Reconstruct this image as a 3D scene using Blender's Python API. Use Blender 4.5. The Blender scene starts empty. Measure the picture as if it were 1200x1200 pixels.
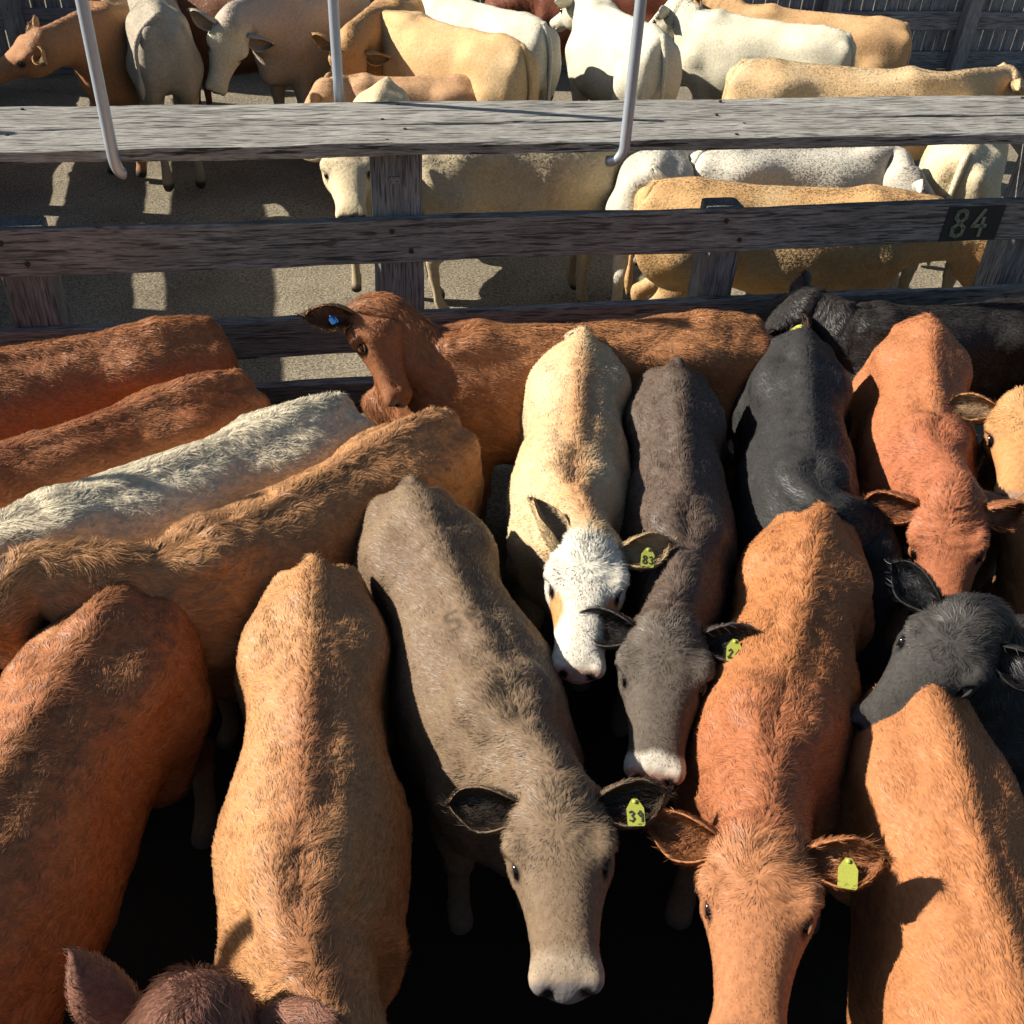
import bpy, math, random, os
import numpy as np
from mathutils import Vector, Matrix

R_ = math.radians
# ------------------------------------------------------------------ camera, sky, sun, exposure
PITCH, ROLL, FOC, CAMH = R_(38.5), R_(3.08), 1200.0, 3.65
scene = bpy.context.scene
cam_d = bpy.data.cameras.new("camera")
cam = bpy.data.objects.new("camera", cam_d)
scene.collection.objects.link(cam)
cam_d.sensor_fit = 'HORIZONTAL'
cam_d.sensor_width = 36.0
cam_d.lens = 36.0 * FOC / 1200.0
cam_d.clip_end = 400
cam.matrix_world = (Matrix.Translation((0, 0, CAMH)) @ Matrix.Rotation(R_(90) - PITCH, 4, 'X')
                    @ Matrix.Rotation(ROLL, 4, 'Z'))
scene.camera = cam

SUN_AZ, SUN_EL = R_(-88), R_(33)          # azimuth measured from +Y towards +X
world = bpy.data.worlds.new("World")
scene.world = world
world.use_nodes = True
wn = world.node_tree
for n in list(wn.nodes):
    wn.nodes.remove(n)
sky = wn.nodes.new('ShaderNodeTexSky')
sky.sky_type = 'NISHITA'
sky.sun_disc = False
sky.sun_elevation = SUN_EL
sky.sun_rotation = SUN_AZ
bg = wn.nodes.new('ShaderNodeBackground')
bg.inputs['Strength'].default_value = 0.05
wo = wn.nodes.new('ShaderNodeOutputWorld')
wn.links.new(sky.outputs[0], bg.inputs[0])
wn.links.new(bg.outputs[0], wo.inputs[0])

sun_d = bpy.data.lights.new("sun", 'SUN')
sun_d.energy = 5.0
sun_d.angle = R_(0.5)
sun_d.color = (1.0, 0.94, 0.83)
sun = bpy.data.objects.new("sun", sun_d)
scene.collection.objects.link(sun)
sdir = Vector((math.sin(SUN_AZ) * math.cos(SUN_EL), math.cos(SUN_AZ) * math.cos(SUN_EL), math.sin(SUN_EL)))
sun.rotation_euler = sdir.to_track_quat('Z', 'Y').to_euler()

scene.view_settings.view_transform = 'Standard'
scene.view_settings.look = 'None'
scene.view_settings.exposure = 0.95
scene.view_settings.gamma = 1.0
scene.render.engine = 'CYCLES'
scene.cycles.max_bounces = 5
scene.cycles.diffuse_bounces = 1
scene.cycles.glossy_bounces = 2
scene.cycles.transparent_max_bounces = 4
scene.cycles.use_denoising = True
try:
    scene.cycles_curves.shape = 'RIBBONS'
    scene.cycles_curves.subdivisions = 1
except Exception:
    pass


def at(px, py, z):
    """Point at height z that a photograph pixel (1200 grid) looks at: used to survey where things stand."""
    X, Y = px - 600.0, 600.0 - py
    x = X * math.cos(ROLL) - Y * math.sin(ROLL)
    y = X * math.sin(ROLL) + Y * math.cos(ROLL)
    d = np.array([x, FOC * math.cos(PITCH) + y * math.sin(PITCH), -FOC * math.sin(PITCH) + y * math.cos(PITCH)])
    return np.array([0, 0, CAMH]) + d * ((z - CAMH) / d[2])


def ray(px, py):
    p = at(px, py, 0.0) - np.array([0, 0, CAMH])
    return p / np.linalg.norm(p)


# ------------------------------------------------------------------ materials
def new_mat(name):
    m = bpy.data.materials.new(name)
    m.use_nodes = True
    nt = m.node_tree
    b = nt.nodes['Principled BSDF']
    return m, nt, b


def N(nt, t, **kw):
    n = nt.nodes.new(t)
    for k, v in kw.items():
        setattr(n, k, v)
    return n


def wood_mat(name, dark, light, scale=1.0, bump=0.6, crack=0.6):
    """weathered hardwood: long grain along local X (generated from the 'grain' attribute)"""
    m, nt, b = new_mat(name)
    L = nt.links.new
    at_ = N(nt, 'ShaderNodeAttribute', attribute_name='grain')
    mp = N(nt, 'ShaderNodeMapping')
    mp.inputs['Scale'].default_value = (7.0 * scale, 115 * scale, 115 * scale)
    L(at_.outputs['Vector'], mp.inputs[0])
    n1 = N(nt, 'ShaderNodeTexNoise'); n1.inputs['Scale'].default_value = 1.6; n1.inputs['Detail'].default_value = 7
    n1.inputs['Roughness'].default_value = 0.7; n1.inputs['Distortion'].default_value = 0.12
    L(mp.outputs[0], n1.inputs['Vector'])
    mp2 = N(nt, 'ShaderNodeMapping'); mp2.inputs['Scale'].default_value = (1.6, 9, 9)
    L(at_.outputs['Vector'], mp2.inputs[0])
    n2 = N(nt, 'ShaderNodeTexNoise'); n2.inputs['Scale'].default_value = 1.1; n2.inputs['Detail'].default_value = 5
    L(mp2.outputs[0], n2.inputs['Vector'])
    cr = N(nt, 'ShaderNodeValToRGB')
    cr.color_ramp.elements[0].position = 0.36; cr.color_ramp.elements[0].color = (*dark, 1)
    cr.color_ramp.elements[1].position = 0.60; cr.color_ramp.elements[1].color = (*light, 1)
    L(n1.outputs['Fac'], cr.inputs[0])
    cr2 = N(nt, 'ShaderNodeValToRGB')
    cr2.color_ramp.elements[0].position = 0.25; cr2.color_ramp.elements[0].color = (0.60, 0.56, 0.52, 1)
    cr2.color_ramp.elements[1].position = 0.7; cr2.color_ramp.elements[1].color = (1.15, 1.12, 1.08, 1)
    L(n2.outputs['Fac'], cr2.inputs[0])
    mx = N(nt, 'ShaderNodeMixRGB', blend_type='MULTIPLY'); mx.inputs[0].default_value = 0.9
    L(cr.outputs[0], mx.inputs[1]); L(cr2.outputs[0], mx.inputs[2])
    # drying cracks
    mp3 = N(nt, 'ShaderNodeMapping'); mp3.inputs['Scale'].default_value = (5.0, 85, 85)
    L(at_.outputs['Vector'], mp3.inputs[0])
    n3 = N(nt, 'ShaderNodeTexNoise'); n3.inputs['Scale'].default_value = 1.0; n3.inputs['Detail'].default_value = 2
    L(mp3.outputs[0], n3.inputs['Vector'])
    cr3 = N(nt, 'ShaderNodeValToRGB')
    cr3.color_ramp.elements[0].position = 0.36; cr3.color_ramp.elements[0].color = (0, 0, 0, 1)
    cr3.color_ramp.elements[1].position = 0.42; cr3.color_ramp.elements[1].color = (1, 1, 1, 1)
    L(n3.outputs['Fac'], cr3.inputs[0])
    mx2 = N(nt, 'ShaderNodeMixRGB', blend_type='MULTIPLY'); mx2.inputs[0].default_value = crack
    L(mx.outputs[0], mx2.inputs[1]); L(cr3.outputs[0], mx2.inputs[2])
    L(mx2.outputs[0], b.inputs['Base Color'])
    b.inputs['Roughness'].default_value = 0.85
    b.inputs['Specular IOR Level'].default_value = 0.2
    ad = N(nt, 'ShaderNodeMath', operation='ADD'); L(n1.outputs['Fac'], ad.inputs[0]); L(cr3.outputs[0], ad.inputs[1])
    bp = N(nt, 'ShaderNodeBump'); bp.inputs['Strength'].default_value = bump; bp.inputs['Distance'].default_value = 0.006
    L(ad.outputs[0], bp.inputs['Height']); L(bp.outputs[0], b.inputs['Normal'])
    return m


M_TOP = wood_mat("weathered_deck_board", (0.13, 0.125, 0.118), (0.40, 0.39, 0.36), 1.0, 0.8, 0.8)
M_RAIL = wood_mat("old_rail_timber", (0.10, 0.10, 0.10), (0.31, 0.305, 0.295), 0.8, 0.9, 0.6)
M_POST = wood_mat("old_post_timber", (0.11, 0.115, 0.12), (0.28, 0.285, 0.295), 0.7, 0.8, 0.5)
M_FAR = wood_mat("far_fence_timber", (0.13, 0.135, 0.15), (0.30, 0.31, 0.34), 0.7, 0.8, 0.5)

M_STEEL, nt, b = new_mat("galvanised_steel")
b.inputs['Base Color'].default_value = (0.42, 0.46, 0.52, 1)
b.inputs['Metallic'].default_value = 0.55
b.inputs['Roughness'].default_value = 0.42
n = N(nt, 'ShaderNodeTexNoise'); n.inputs['Scale'].default_value = 30
cr = N(nt, 'ShaderNodeValToRGB')
cr.color_ramp.elements[0].color = (0.33, 0.37, 0.42, 1); cr.color_ramp.elements[1].color = (0.52, 0.56, 0.62, 1)
nt.links.new(n.outputs['Fac'], cr.inputs[0]); nt.links.new(cr.outputs[0], b.inputs['Base Color'])

# trampled ground
M_GROUND, nt, b = new_mat("trampled_yard_ground")
L = nt.links.new
tc = N(nt, 'ShaderNodeTexCoord')
n1 = N(nt, 'ShaderNodeTexNoise'); n1.inputs['Scale'].default_value = 1.3; n1.inputs['Detail'].default_value = 8
n2 = N(nt, 'ShaderNodeTexNoise'); n2.inputs['Scale'].default_value = 55; n2.inputs['Detail'].default_value = 6; n2.inputs['Roughness'].default_value = 0.8
vo = N(nt, 'ShaderNodeTexVoronoi'); vo.inputs['Scale'].default_value = 34
for q in (n1, n2, vo):
    L(tc.outputs['Object'], q.inputs['Vector'])
cr = N(nt, 'ShaderNodeValToRGB')
cr.color_ramp.elements[0].position = 0.36; cr.color_ramp.elements[0].color = (0.10, 0.08, 0.06, 1)
cr.color_ramp.elements[1].position = 0.60; cr.color_ramp.elements[1].color = (0.50, 0.44, 0.33, 1)
L(n2.outputs['Fac'], cr.inputs[0])
cr2 = N(nt, 'ShaderNodeValToRGB')
cr2.color_ramp.elements[0].position = 0.3; cr2.color_ramp.elements[0].color = (0.62, 0.6, 0.57, 1)
cr2.color_ramp.elements[1].position = 0.6; cr2.color_ramp.elements[1].color = (.86, .84, .80, 1)
L(n1.outputs['Fac'], cr2.inputs[0])
mx = N(nt, 'ShaderNodeMixRGB', blend_type='MULTIPLY'); mx.inputs[0].default_value = 1
L(cr.outputs[0], mx.inputs[1]); L(cr2.outputs[0], mx.inputs[2])
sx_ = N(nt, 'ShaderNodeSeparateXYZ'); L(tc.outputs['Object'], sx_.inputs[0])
shade_edge = N(nt, 'ShaderNodeMath', operation='MULTIPLY_ADD'); L(n1.outputs['Fac'], shade_edge.inputs[0]); shade_edge.inputs[1].default_value = 1.6; L(sx_.outputs['Y'], shade_edge.inputs[2])
shade_fade = N(nt, 'ShaderNodeMapRange'); L(shade_edge.outputs[0], shade_fade.inputs['Value']); shade_fade.inputs['From Min'].default_value = 4.7; shade_fade.inputs['From Max'].default_value = 5.3
gap_shade = N(nt, 'ShaderNodeMixRGB'); gap_shade.inputs[1].default_value = (0.026, 0.020, 0.014, 1)  # near-pen ground painted almost black for the shade between the cattle
L(shade_fade.outputs[0], gap_shade.inputs[0]); L(mx.outputs[0], gap_shade.inputs[2]); L(gap_shade.outputs[0], b.inputs['Base Color'])
b.inputs['Roughness'].default_value = 0.95; b.inputs['Specular IOR Level'].default_value = 0.1
vm = N(nt, 'ShaderNodeMath', operation='MULTIPLY_ADD'); L(vo.outputs['Distance'], vm.inputs[0]); vm.inputs[1].default_value = .25; L(n2.outputs['Fac'], vm.inputs[2]); ad = vm
bp = N(nt, 'ShaderNodeBump'); bp.inputs['Strength'].default_value = 0.9; bp.inputs['Distance'].default_value = 0.02
L(ad.outputs[0], bp.inputs['Height']); L(bp.outputs[0], b.inputs['Normal'])


def pelt_mat(name, rough, spec, use_norm, sheen=0.0):
    m, nt, b = new_mat(name)
    L = nt.links.new
    a = N(nt, 'ShaderNodeAttribute', attribute_name='pelt')
    src = a.outputs['Color']
    if use_norm:
        an = N(nt, 'ShaderNodeAttribute', attribute_name='skn')
        L(an.outputs['Vector'], b.inputs['Normal'])
        L(src, b.inputs['Base Color'])
    else:
        tc = N(nt, 'ShaderNodeTexCoord')
        n1 = N(nt, 'ShaderNodeTexNoise'); n1.inputs['Scale'].default_value = 55; n1.inputs['Detail'].default_value = 5
        mp = N(nt, 'ShaderNodeMapping'); mp.inputs['Scale'].default_value = (1, 1, 1)
        L(tc.outputs['Object'], mp.inputs[0]); L(mp.outputs[0], n1.inputs['Vector'])
        cr = N(nt, 'ShaderNodeValToRGB')
        cr.color_ramp.elements[0].position = 0.3; cr.color_ramp.elements[0].color = (0.72, 0.70, 0.68, 1)
        cr.color_ramp.elements[1].position = 0.7; cr.color_ramp.elements[1].color = (1.1, 1.1, 1.1, 1)
        L(n1.outputs['Fac'], cr.inputs[0])
        mx = N(nt, 'ShaderNodeMixRGB', blend_type='MULTIPLY'); mx.inputs[0].default_value = 0.8
        L(src, mx.inputs[1]); L(cr.outputs[0], mx.inputs[2]); L(mx.outputs[0], b.inputs['Base Color'])
        bp = N(nt, 'ShaderNodeBump'); bp.inputs['Strength'].default_value = 0.5; bp.inputs['Distance'].default_value = 0.006
        L(n1.outputs['Fac'], bp.inputs['Height']); L(bp.outputs[0], b.inputs['Normal'])
    b.inputs['Roughness'].default_value = rough
    b.inputs['Specular IOR Level'].default_value = spec
    return m


M_SKIN = pelt_mat("hide", 0.8, 0.15, False)
M_HAIR = pelt_mat("coat_hair", 0.47, 0.34, True)
M_HAIR_GLOSS = pelt_mat("glossy_coat_hair", 0.5, 0.42, True)

M_EYE, nt, b = new_mat("eye_dark"); b.inputs['Base Color'].default_value = (0.008, 0.006, 0.006, 1); b.inputs['Roughness'].default_value = 0.08
M_TAGY, nt, b = new_mat("yellow_tag_plastic"); b.inputs['Base Color'].default_value = (0.62, 0.66, 0.05, 1); b.inputs['Roughness'].default_value = 0.45
n = N(nt, 'ShaderNodeTexNoise'); n.inputs['Scale'].default_value = 60
cr = N(nt, 'ShaderNodeValToRGB'); cr.color_ramp.elements[0].position = .35; cr.color_ramp.elements[0].color = (0.20, 0.21, 0.05, 1)
cr.color_ramp.elements[1].position = .6; cr.color_ramp.elements[1].color = (0.44, 0.45, 0.06, 1)
nt.links.new(n.outputs['Fac'], cr.inputs[0]); nt.links.new(cr.outputs[0], b.inputs['Base Color'])
M_TAGB, nt, b = new_mat("blue_tag_plastic"); b.inputs['Base Color'].default_value = (0.03, 0.16, 0.42, 1); b.inputs['Roughness'].default_value = 0.45
M_TAGW, nt, b = new_mat("white_tag_plastic"); b.inputs['Base Color'].default_value = (0.75, 0.7, 0.62, 1); b.inputs['Roughness'].default_value = 0.5
M_INK, nt, b = new_mat("tag_ink"); b.inputs['Base Color'].default_value = (0.03, 0.035, 0.02, 1); b.inputs['Roughness'].default_value = 0.7
M_DIGIT, nt, b = new_mat("faded_number_paint"); b.inputs['Base Color'].default_value = (0.22, 0.27, 0.17, 1); b.inputs['Roughness'].default_value = 0.8
M_PLATE, nt, b = new_mat("number_patch_paint"); b.inputs['Base Color'].default_value = (0.018, 0.02, 0.022, 1); b.inputs['Roughness'].default_value = 0.8
for mm in (M_PLATE, M_DIGIT):
    nt = mm.node_tree; b = nt.nodes['Principled BSDF']
    n = N(nt, 'ShaderNodeTexNoise'); n.inputs['Scale'].default_value = 45; n.inputs['Detail'].default_value = 5
    cr = N(nt, 'ShaderNodeValToRGB'); c0 = b.inputs['Base Color'].default_value[:]
    cr.color_ramp.elements[0].position = .38; cr.color_ramp.elements[0].color = (c0[0] * .4 + .02, c0[1] * .4 + .02, c0[2] * .4 + .02, 1)
    cr.color_ramp.elements[1].position = .55; cr.color_ramp.elements[1].color = c0
    nt.links.new(n.outputs['Fac'], cr.inputs[0]); nt.links.new(cr.outputs[0], b.inputs['Base Color'])

M_BOLT, nt, b = new_mat("rusty_bolt"); b.inputs['Base Color'].default_value = (0.05, 0.032, 0.022, 1); b.inputs['Roughness'].default_value = 0.8; b.inputs['Metallic'].default_value = .3

# ------------------------------------------------------------------ object helpers
COL = scene.collection


def empty(name, loc, label, cat, group=None):
    o = bpy.data.objects.new(name, None)
    o.location = loc
    o.empty_display_size = 0.2
    COL.objects.link(o)
    o['label'] = label
    o['category'] = cat
    if group:
        o['group'] = group
    return o


def mesh_obj(name, verts, faces, mat, parent=None, smooth=False):
    me = bpy.data.meshes.new(name)
    me.from_pydata([tuple(v) for v in verts], [], [tuple(f) for f in faces])
    me.materials.append(mat)
    if smooth:
        me.polygons.foreach_set('use_smooth', np.ones(len(me.polygons), bool))
    me.update()
    o = bpy.data.objects.new(name, me)
    COL.objects.link(o)
    if parent is not None:
        o.parent = parent
    return o


def fast_mesh(name, V, F4, mat, attrs=None):
    me = bpy.data.meshes.new(name)
    V = np.ascontiguousarray(V, np.float32)
    F = np.ascontiguousarray(F4, np.int32)
    k = F.shape[1]
    me.vertices.add(len(V)); me.vertices.foreach_set('co', V.ravel())
    me.loops.add(F.size); me.loops.foreach_set('vertex_index', F.ravel())
    me.polygons.add(len(F))
    me.polygons.foreach_set('loop_start', np.arange(len(F), dtype=np.int32) * k)
    me.polygons.foreach_set('loop_total', np.full(len(F), k, np.int32))
    me.update(calc_edges=True)
    me.polygons.foreach_set('use_smooth', np.ones(len(F), bool))
    me.materials.append(mat)
    if attrs:
        for n_, (ty, arr) in attrs.items():
            a = me.attributes.new(n_, ty, 'POINT')
            a.data.foreach_set('color' if 'COLOR' in ty else 'vector', np.ascontiguousarray(arr, np.float32).ravel())
    return me


rng = np.random.default_rng(7)


def board(name, a, b, up, w, h, mat, parent, seed=0, nseg=24, rough=0.004, taper=0.0, sag=0.0):
    """sawn timber from a to b: w across, h along 'up'; slightly wavy edges and worn corners"""
    r = np.random.default_rng(seed + 11)
    a = np.array(a, float); b = np.array(b, float)
    X = (b - a); Ln = np.linalg.norm(X); X /= Ln
    U = np.array(up, float); U -= X * U.dot(X); U /= np.linalg.norm(U)
    S = np.cross(X, U)
    c = min(w, h) * 0.10
    prof = [(-w / 2 + c, -h / 2), (w / 2 - c, -h / 2), (w / 2, -h / 2 + c), (w / 2, h / 2 - c), (w / 2 - c, h / 2),
            (-w / 2 + c, h / 2), (-w / 2, h / 2 - c), (-w / 2, -h / 2 + c)]
    V, F, G = [], [], []
    ph = r.uniform(0, 6.28, 8)
    for i in range(nseg + 1):
        t = i / nseg
        for j, (s, u) in enumerate(prof):
            k1 = rough * (math.sin(t * Ln * 3.1 + ph[j]) + .6 * math.sin(t * Ln * 9.7 + ph[(j + 3) % 8])) + r.normal(0, rough * .35)
            k2 = rough * (math.sin(t * Ln * 2.3 + ph[(j + 5) % 8])) + r.normal(0, rough * .35)
            p = a + X * (t * Ln) + S * (s + k1 * .6) + U * (u + k2 - sag * math.sin(math.pi * t))
            V.append(p); G.append((t * Ln + seed * 3.7, s + seed * 1.31, u + seed * .77))
    n = 8
    for i in range(nseg):
        for j in range(n):
            F.append((i * n + j, i * n + (j + 1) % n, (i + 1) * n + (j + 1) % n, (i + 1) * n + j))
    F.append(tuple(range(n))[::-1]); F.append(tuple(nseg * n + j for j in range(n)))
    o = mesh_obj(name, V, F, mat, parent)
    ga = o.data.attributes.new('grain', 'FLOAT_VECTOR', 'POINT')
    ga.data.foreach_set('vector', np.array(G, np.float32).ravel())
    return o


def tube_data(path, rad, n=10):
    P = np.array(path, float)
    k = len(P)
    rad = np.array(rad, float) if np.ndim(rad) else np.full(k, float(rad))
    V, F = [], []
    ref = np.array([0.83, 0.31, 0.24])
    for i in range(k):
        T = P[min(i + 1, k - 1)] - P[max(i - 1, 0)]
        T /= np.linalg.norm(T) + 1e-9
        A = ref - T * T.dot(ref)
        if np.linalg.norm(A) < .05:
            A = np.array([1.0, 0, 0]) - T * T[0]
        A /= np.linalg.norm(A); B = np.cross(T, A)
        ref = A
        for j in range(n):
            q = 2 * math.pi * j / n
            V.append(P[i] + (A * math.cos(q) + B * math.sin(q)) * rad[i])
    for i in range(k - 1):
        for j in range(n):
            F.append((i * n + j, i * n + (j + 1) % n, (i + 1) * n + (j + 1) % n, (i + 1) * n + j))
    c0 = len(V); V.append(P[0]); V.append(P[-1])
    for j in range(n):
        F.append((c0, (j + 1) % n, j)); F.append((c0 + 1, (k - 1) * n + j, (k - 1) * n + (j + 1) % n))
    return V, F


# ------------------------------------------------------------------ setting: ground
def ground():
    xs = np.concatenate([np.linspace(-120, -9, 14), np.linspace(-8, 9, 120), np.linspace(10, 120, 14)])
    ys = np.concatenate([np.linspace(-60, -3, 8), np.linspace(-2, 14, 120), np.linspace(15, 200, 14)])
    X, Y = np.meshgrid(xs, ys, indexing='ij')
    Z = 0.010 * np.sin(X * 3.1 + Y * 1.7) + 0.008 * np.sin(Y * 5.3 - X * 2.1) + rng.normal(0, .004, X.shape) - 0.02
    V = np.stack([X, Y, Z], -1).reshape(-1, 3)
    nx, ny = len(xs), len(ys)
    I = np.arange(nx * ny).reshape(nx, ny)
    F = np.stack([I[:-1, :-1], I[1:, :-1], I[1:, 1:], I[:-1, 1:]], -1).reshape(-1, 4)
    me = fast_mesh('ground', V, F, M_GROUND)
    o = bpy.data.objects.new('ground', me)
    COL.objects.link(o)
    o['kind'] = 'structure'


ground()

# ------------------------------------------------------------------ fences
YAW = R_(11.94)
FD = np.array([math.cos(YAW), math.sin(YAW), 0.0])      # along the fence
FN = np.array([-math.sin(YAW), math.cos(YAW), 0.0])     # towards the far pen
FO = np.array([0, 5.053, 0.0])
UP = np.array([0, 0, 1.0])


def FP(s, n, z):
    return FO + FD * s + FN * n + UP * z


DIG = {'8': [[(.5, .52), (.15, .72), (.2, .95), (.5, 1.02), (.8, .95), (.85, .72), (.5, .52), (.1, .32), (.15, .05), (.5, -.02), (.85, .05), (.9, .32), (.5, .52)]],
       '4': [[(.62, 1.0), (.05, .38), (.98, .38)], [(.72, .68), (.72, -.02)]],
       '3': [[(.1, .9), (.5, 1.0), (.85, .8), (.5, .55), (.88, .28), (.5, 0), (.1, .12)]],
       '9': [[(.85, .7), (.5, .5), (.15, .75), (.5, 1.0), (.85, .7), (.75, .0)]],
       '2': [[(.12, .8), (.5, 1.0), (.85, .75), (.12, .0), (.9, .0)]],
       '6': [[(.75, 1.0), (.2, .5), (.2, .12), (.5, 0), (.85, .25), (.5, .5), (.2, .35)]]}


def digits(name, text, O, X, Y, h, thick, mat, parent, out):
    """painted digits: ribbons with real thickness lying on a surface"""
    V, F = [], []
    X = np.array(X, float); Y = np.array(Y, float); Z = np.cross(X, Y)
    off = 0.0
    for ch in text:
        for st in DIG[ch]:
            pts = [np.array(O) + X * (off + p[0] * h * .58) + Y * (p[1] * h) + Z * out for p in st]
            for a, b in zip(pts[:-1], pts[1:]):
                d = b - a; Ls = np.linalg.norm(d)
                if Ls < 1e-6:
                    continue
                d /= Ls; s = np.cross(Z, d) * thick / 2
                a2 = a - d * thick * .4; b2 = b + d * thick * .4
                k = len(V)
                for q in (a2 - s, b2 - s, b2 + s, a2 + s):
                    V.append(q)
                for q in (a2 - s, b2 - s, b2 + s, a2 + s):
                    V.append(q + Z * 0.0015)
                F += [(k + 4, k + 5, k + 6, k + 7), (k, k + 1, k + 5, k + 4), (k + 1, k + 2, k + 6, k + 5), (k + 2, k + 3, k + 7, k + 6), (k + 3, k, k + 4, k + 7)]
        off += h * .58 * 1.45
    return mesh_obj(name, V, F, mat, parent)


fence = empty('timber_fence', FP(0, 0.1, 0), 'weathered timber pen fence with a plank walkway on top and the number 84', 'fence')
fi = [0]


def fpart(name, a, b, up, w, h, mat, parent=fence, **kw):
    fi[0] += 1
    o = board(name, a, b, up, w, h, mat, parent, seed=fi[0], **kw)
    o.matrix_parent_inverse = parent.matrix_world.inverted() if False else Matrix.Translation(-Vector(parent.location))
    return o


S0, S1 = -4.35, 4.6
posts = [-2.51 + 1.829 * k for k in range(-1, 5)]
posts[3] -= .02; posts[2] += .03
# walkway: two boards, the far one wider
ZT = 1.95
fpart('walkway_board', FP(S0, .145, ZT - .03), FP(S1, .145, ZT - .03), UP, .285, .058, M_TOP, nseg=60)
fpart('walkway_board', FP(S0, .484, ZT - .033), FP(S1, .484, ZT - .033), UP, .342, .058, M_TOP, nseg=60)
# rails on the near face of the posts
for z, h in ((1.452, .232), (.93, .215), (.53, .21), (.2, .2)):
    fpart('rail', FP(S0, .035, z), FP(S1, .035, z), UP, .055, h, M_RAIL, nseg=60, rough=.006)
for i, s in enumerate(posts):
    wv = (.235, .245, .25, .2, .2, .2)[i]
    fpart('post', FP(s, .175, -.3), FP(s, .175, 1.53 if i in (1, 3) else ZT - .062), FD, .21, wv, M_POST, nseg=16, rough=.005)
    if i in (2, 4):
        fpart('post_brace', FP(s - .02, .075 + .001, ZT - .24), FP(s - .02, .62, ZT - .10), UP, .06, .12, M_POST, nseg=4)
def bolt(p, d, rad=.013, h=.009, parent=fence):
    V, F = tube_data([np.array(p) - d * .01, np.array(p) + d * h * .7, np.array(p) + d * h], [rad, rad, rad * .7], 8)
    o = mesh_obj('bolt', V, F, M_BOLT, parent)
    o.matrix_parent_inverse = Matrix.Translation(-Vector(parent.location))


for i, s in enumerate(posts[1:5]):
    for (ds, z) in ((-.045, 1.51), (.05, 1.40), (-.04, .97)):
        bolt(FP(s + ds, .006, z), -FN)
    for (ds, n_) in ((-.05, .06), (.05, .22), (-.05, .37), (.05, .60)):
        bolt(FP(s + ds, n_, ZT + .001), UP, .009, .003)
# number patch and number
pp = FP(0, 0, 0)
s84 = (at(1108, 262, 1.452) - FO)
s84v = float(s84.dot(FD))
# intersection of the pixel ray with the rail's near face
def on_face(px, py, n=0.006):
    d = ray(px, py); o = np.array([0, 0, CAMH]) - (FO + FN * n)
    t = -o.dot(FN) / d.dot(FN)
    p = np.array([0, 0, CAMH]) + d * t
    return float((p - FO).dot(FD)), float(p[2])
sa, za = on_face(1106, 262); sb, zb = on_face(1172, 258)
mesh_plate = board('number_patch', FP(sa, -.0005, 1.452), FP(sb, -.0005, 1.452), UP, .006, .20, M_PLATE, fence, seed=3, nseg=6, rough=.0008)
mesh_plate.matrix_parent_inverse = Matrix.Translation(-Vector(fence.location))
o84 = digits('painted_number', '84', FP(sa + .045, -.007, 1.385), FD, UP, .145, .021, M_DIGIT, fence, .001)
o84.matrix_parent_inverse = Matrix.Translation(-Vector(fence.location))


def rod(s_top, n_top, foot, name='handrail_rod', hook=None, parent=fence):
    path = [FP(s_top, n_top, z) for z in np.linspace(3.05, foot, 8)]
    if hook:
        ds, dn = hook
        for t in np.linspace(.15, 1, 6):
            path.append(FP(s_top + ds * (1 - math.cos(t * math.pi / 2)), n_top + dn * (1 - math.cos(t * math.pi / 2)), foot - .09 * math.sin(t * math.pi / 2)))
    V, F = tube_data(path, .027, 14)
    o = mesh_obj(name, V, F, M_STEEL, parent, smooth=True)
    o.matrix_parent_inverse = Matrix.Translation(-Vector(parent.location))
    return o


def s_of(px, py, n):
    d = ray(px, py); o = np.array([0, 0, CAMH]) - (FO + FN * n)
    t = -o.dot(FN) / d.dot(FN)
    return float((np.array([0, 0, CAMH]) + d * t - FO).dot(FD))


rod(s_of(131, 175, -.03), -.03, 1.93, hook=(.03, .02))
rod(s_of(733, 165, -.03), -.03, 1.93, hook=(-.07, .05))
rod(s_of(397, 110, .69), .69, 1.90)
rod(s_of(1330, 150, -.03), -.03, 1.93, hook=(.03, .02))

# cross fence on the left, beyond the frame, running both ways: its shade falls across the far pen
xf = empty('cross_fence', FP(-4.15, 0, 0), 'timber side fence closing the left end of the pens', 'fence')
def XP(n, s, z):
    return FP(-4.2 + s - .06 * max(n, 0), n, z)
for z, h in ((1.66, .50), (1.02, .42), (.54, .32), (.2, .34)):
    fpart('rail', XP(.1, .0, z), XP(7.8, .0, z), UP, .05, h, M_RAIL, parent=xf, nseg=30)
for z, h in ((1.452, .23), (1.14, .22), (.82, .22), (.5, .22), (.18, .2)):
    fpart('rail', XP(-5.5, .0, z), XP(-.1, .0, z), UP, .05, h, M_RAIL, parent=xf, nseg=30)
for n_ in (-4.6, -2.8, -1.0, .9, 2.7, 4.5, 6.3):
    fpart('post', XP(n_, -.13, -.3), XP(n_, -.13, ZT - .062), FN, .2, .2, M_POST, parent=xf, nseg=8)
for k, s in ((0, -.33), (1, -.02)):
    fpart('walkway_board', XP(-5.5, s, ZT - .03), XP(7.8, s, ZT - .03), UP, .3, .058, M_TOP, parent=xf, nseg=30)
for n_ in (-4.6, -2.85, -1.1, .65, 2.4, 4.2):
    V, F = tube_data([XP(n_, .15, 1.9), XP(n_, .15, 3.05)], .027, 10)
    o = mesh_obj('handrail_rod', V, F, M_STEEL, xf, smooth=True); o.matrix_parent_inverse = Matrix.Translation(-Vector(xf.location))

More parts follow.
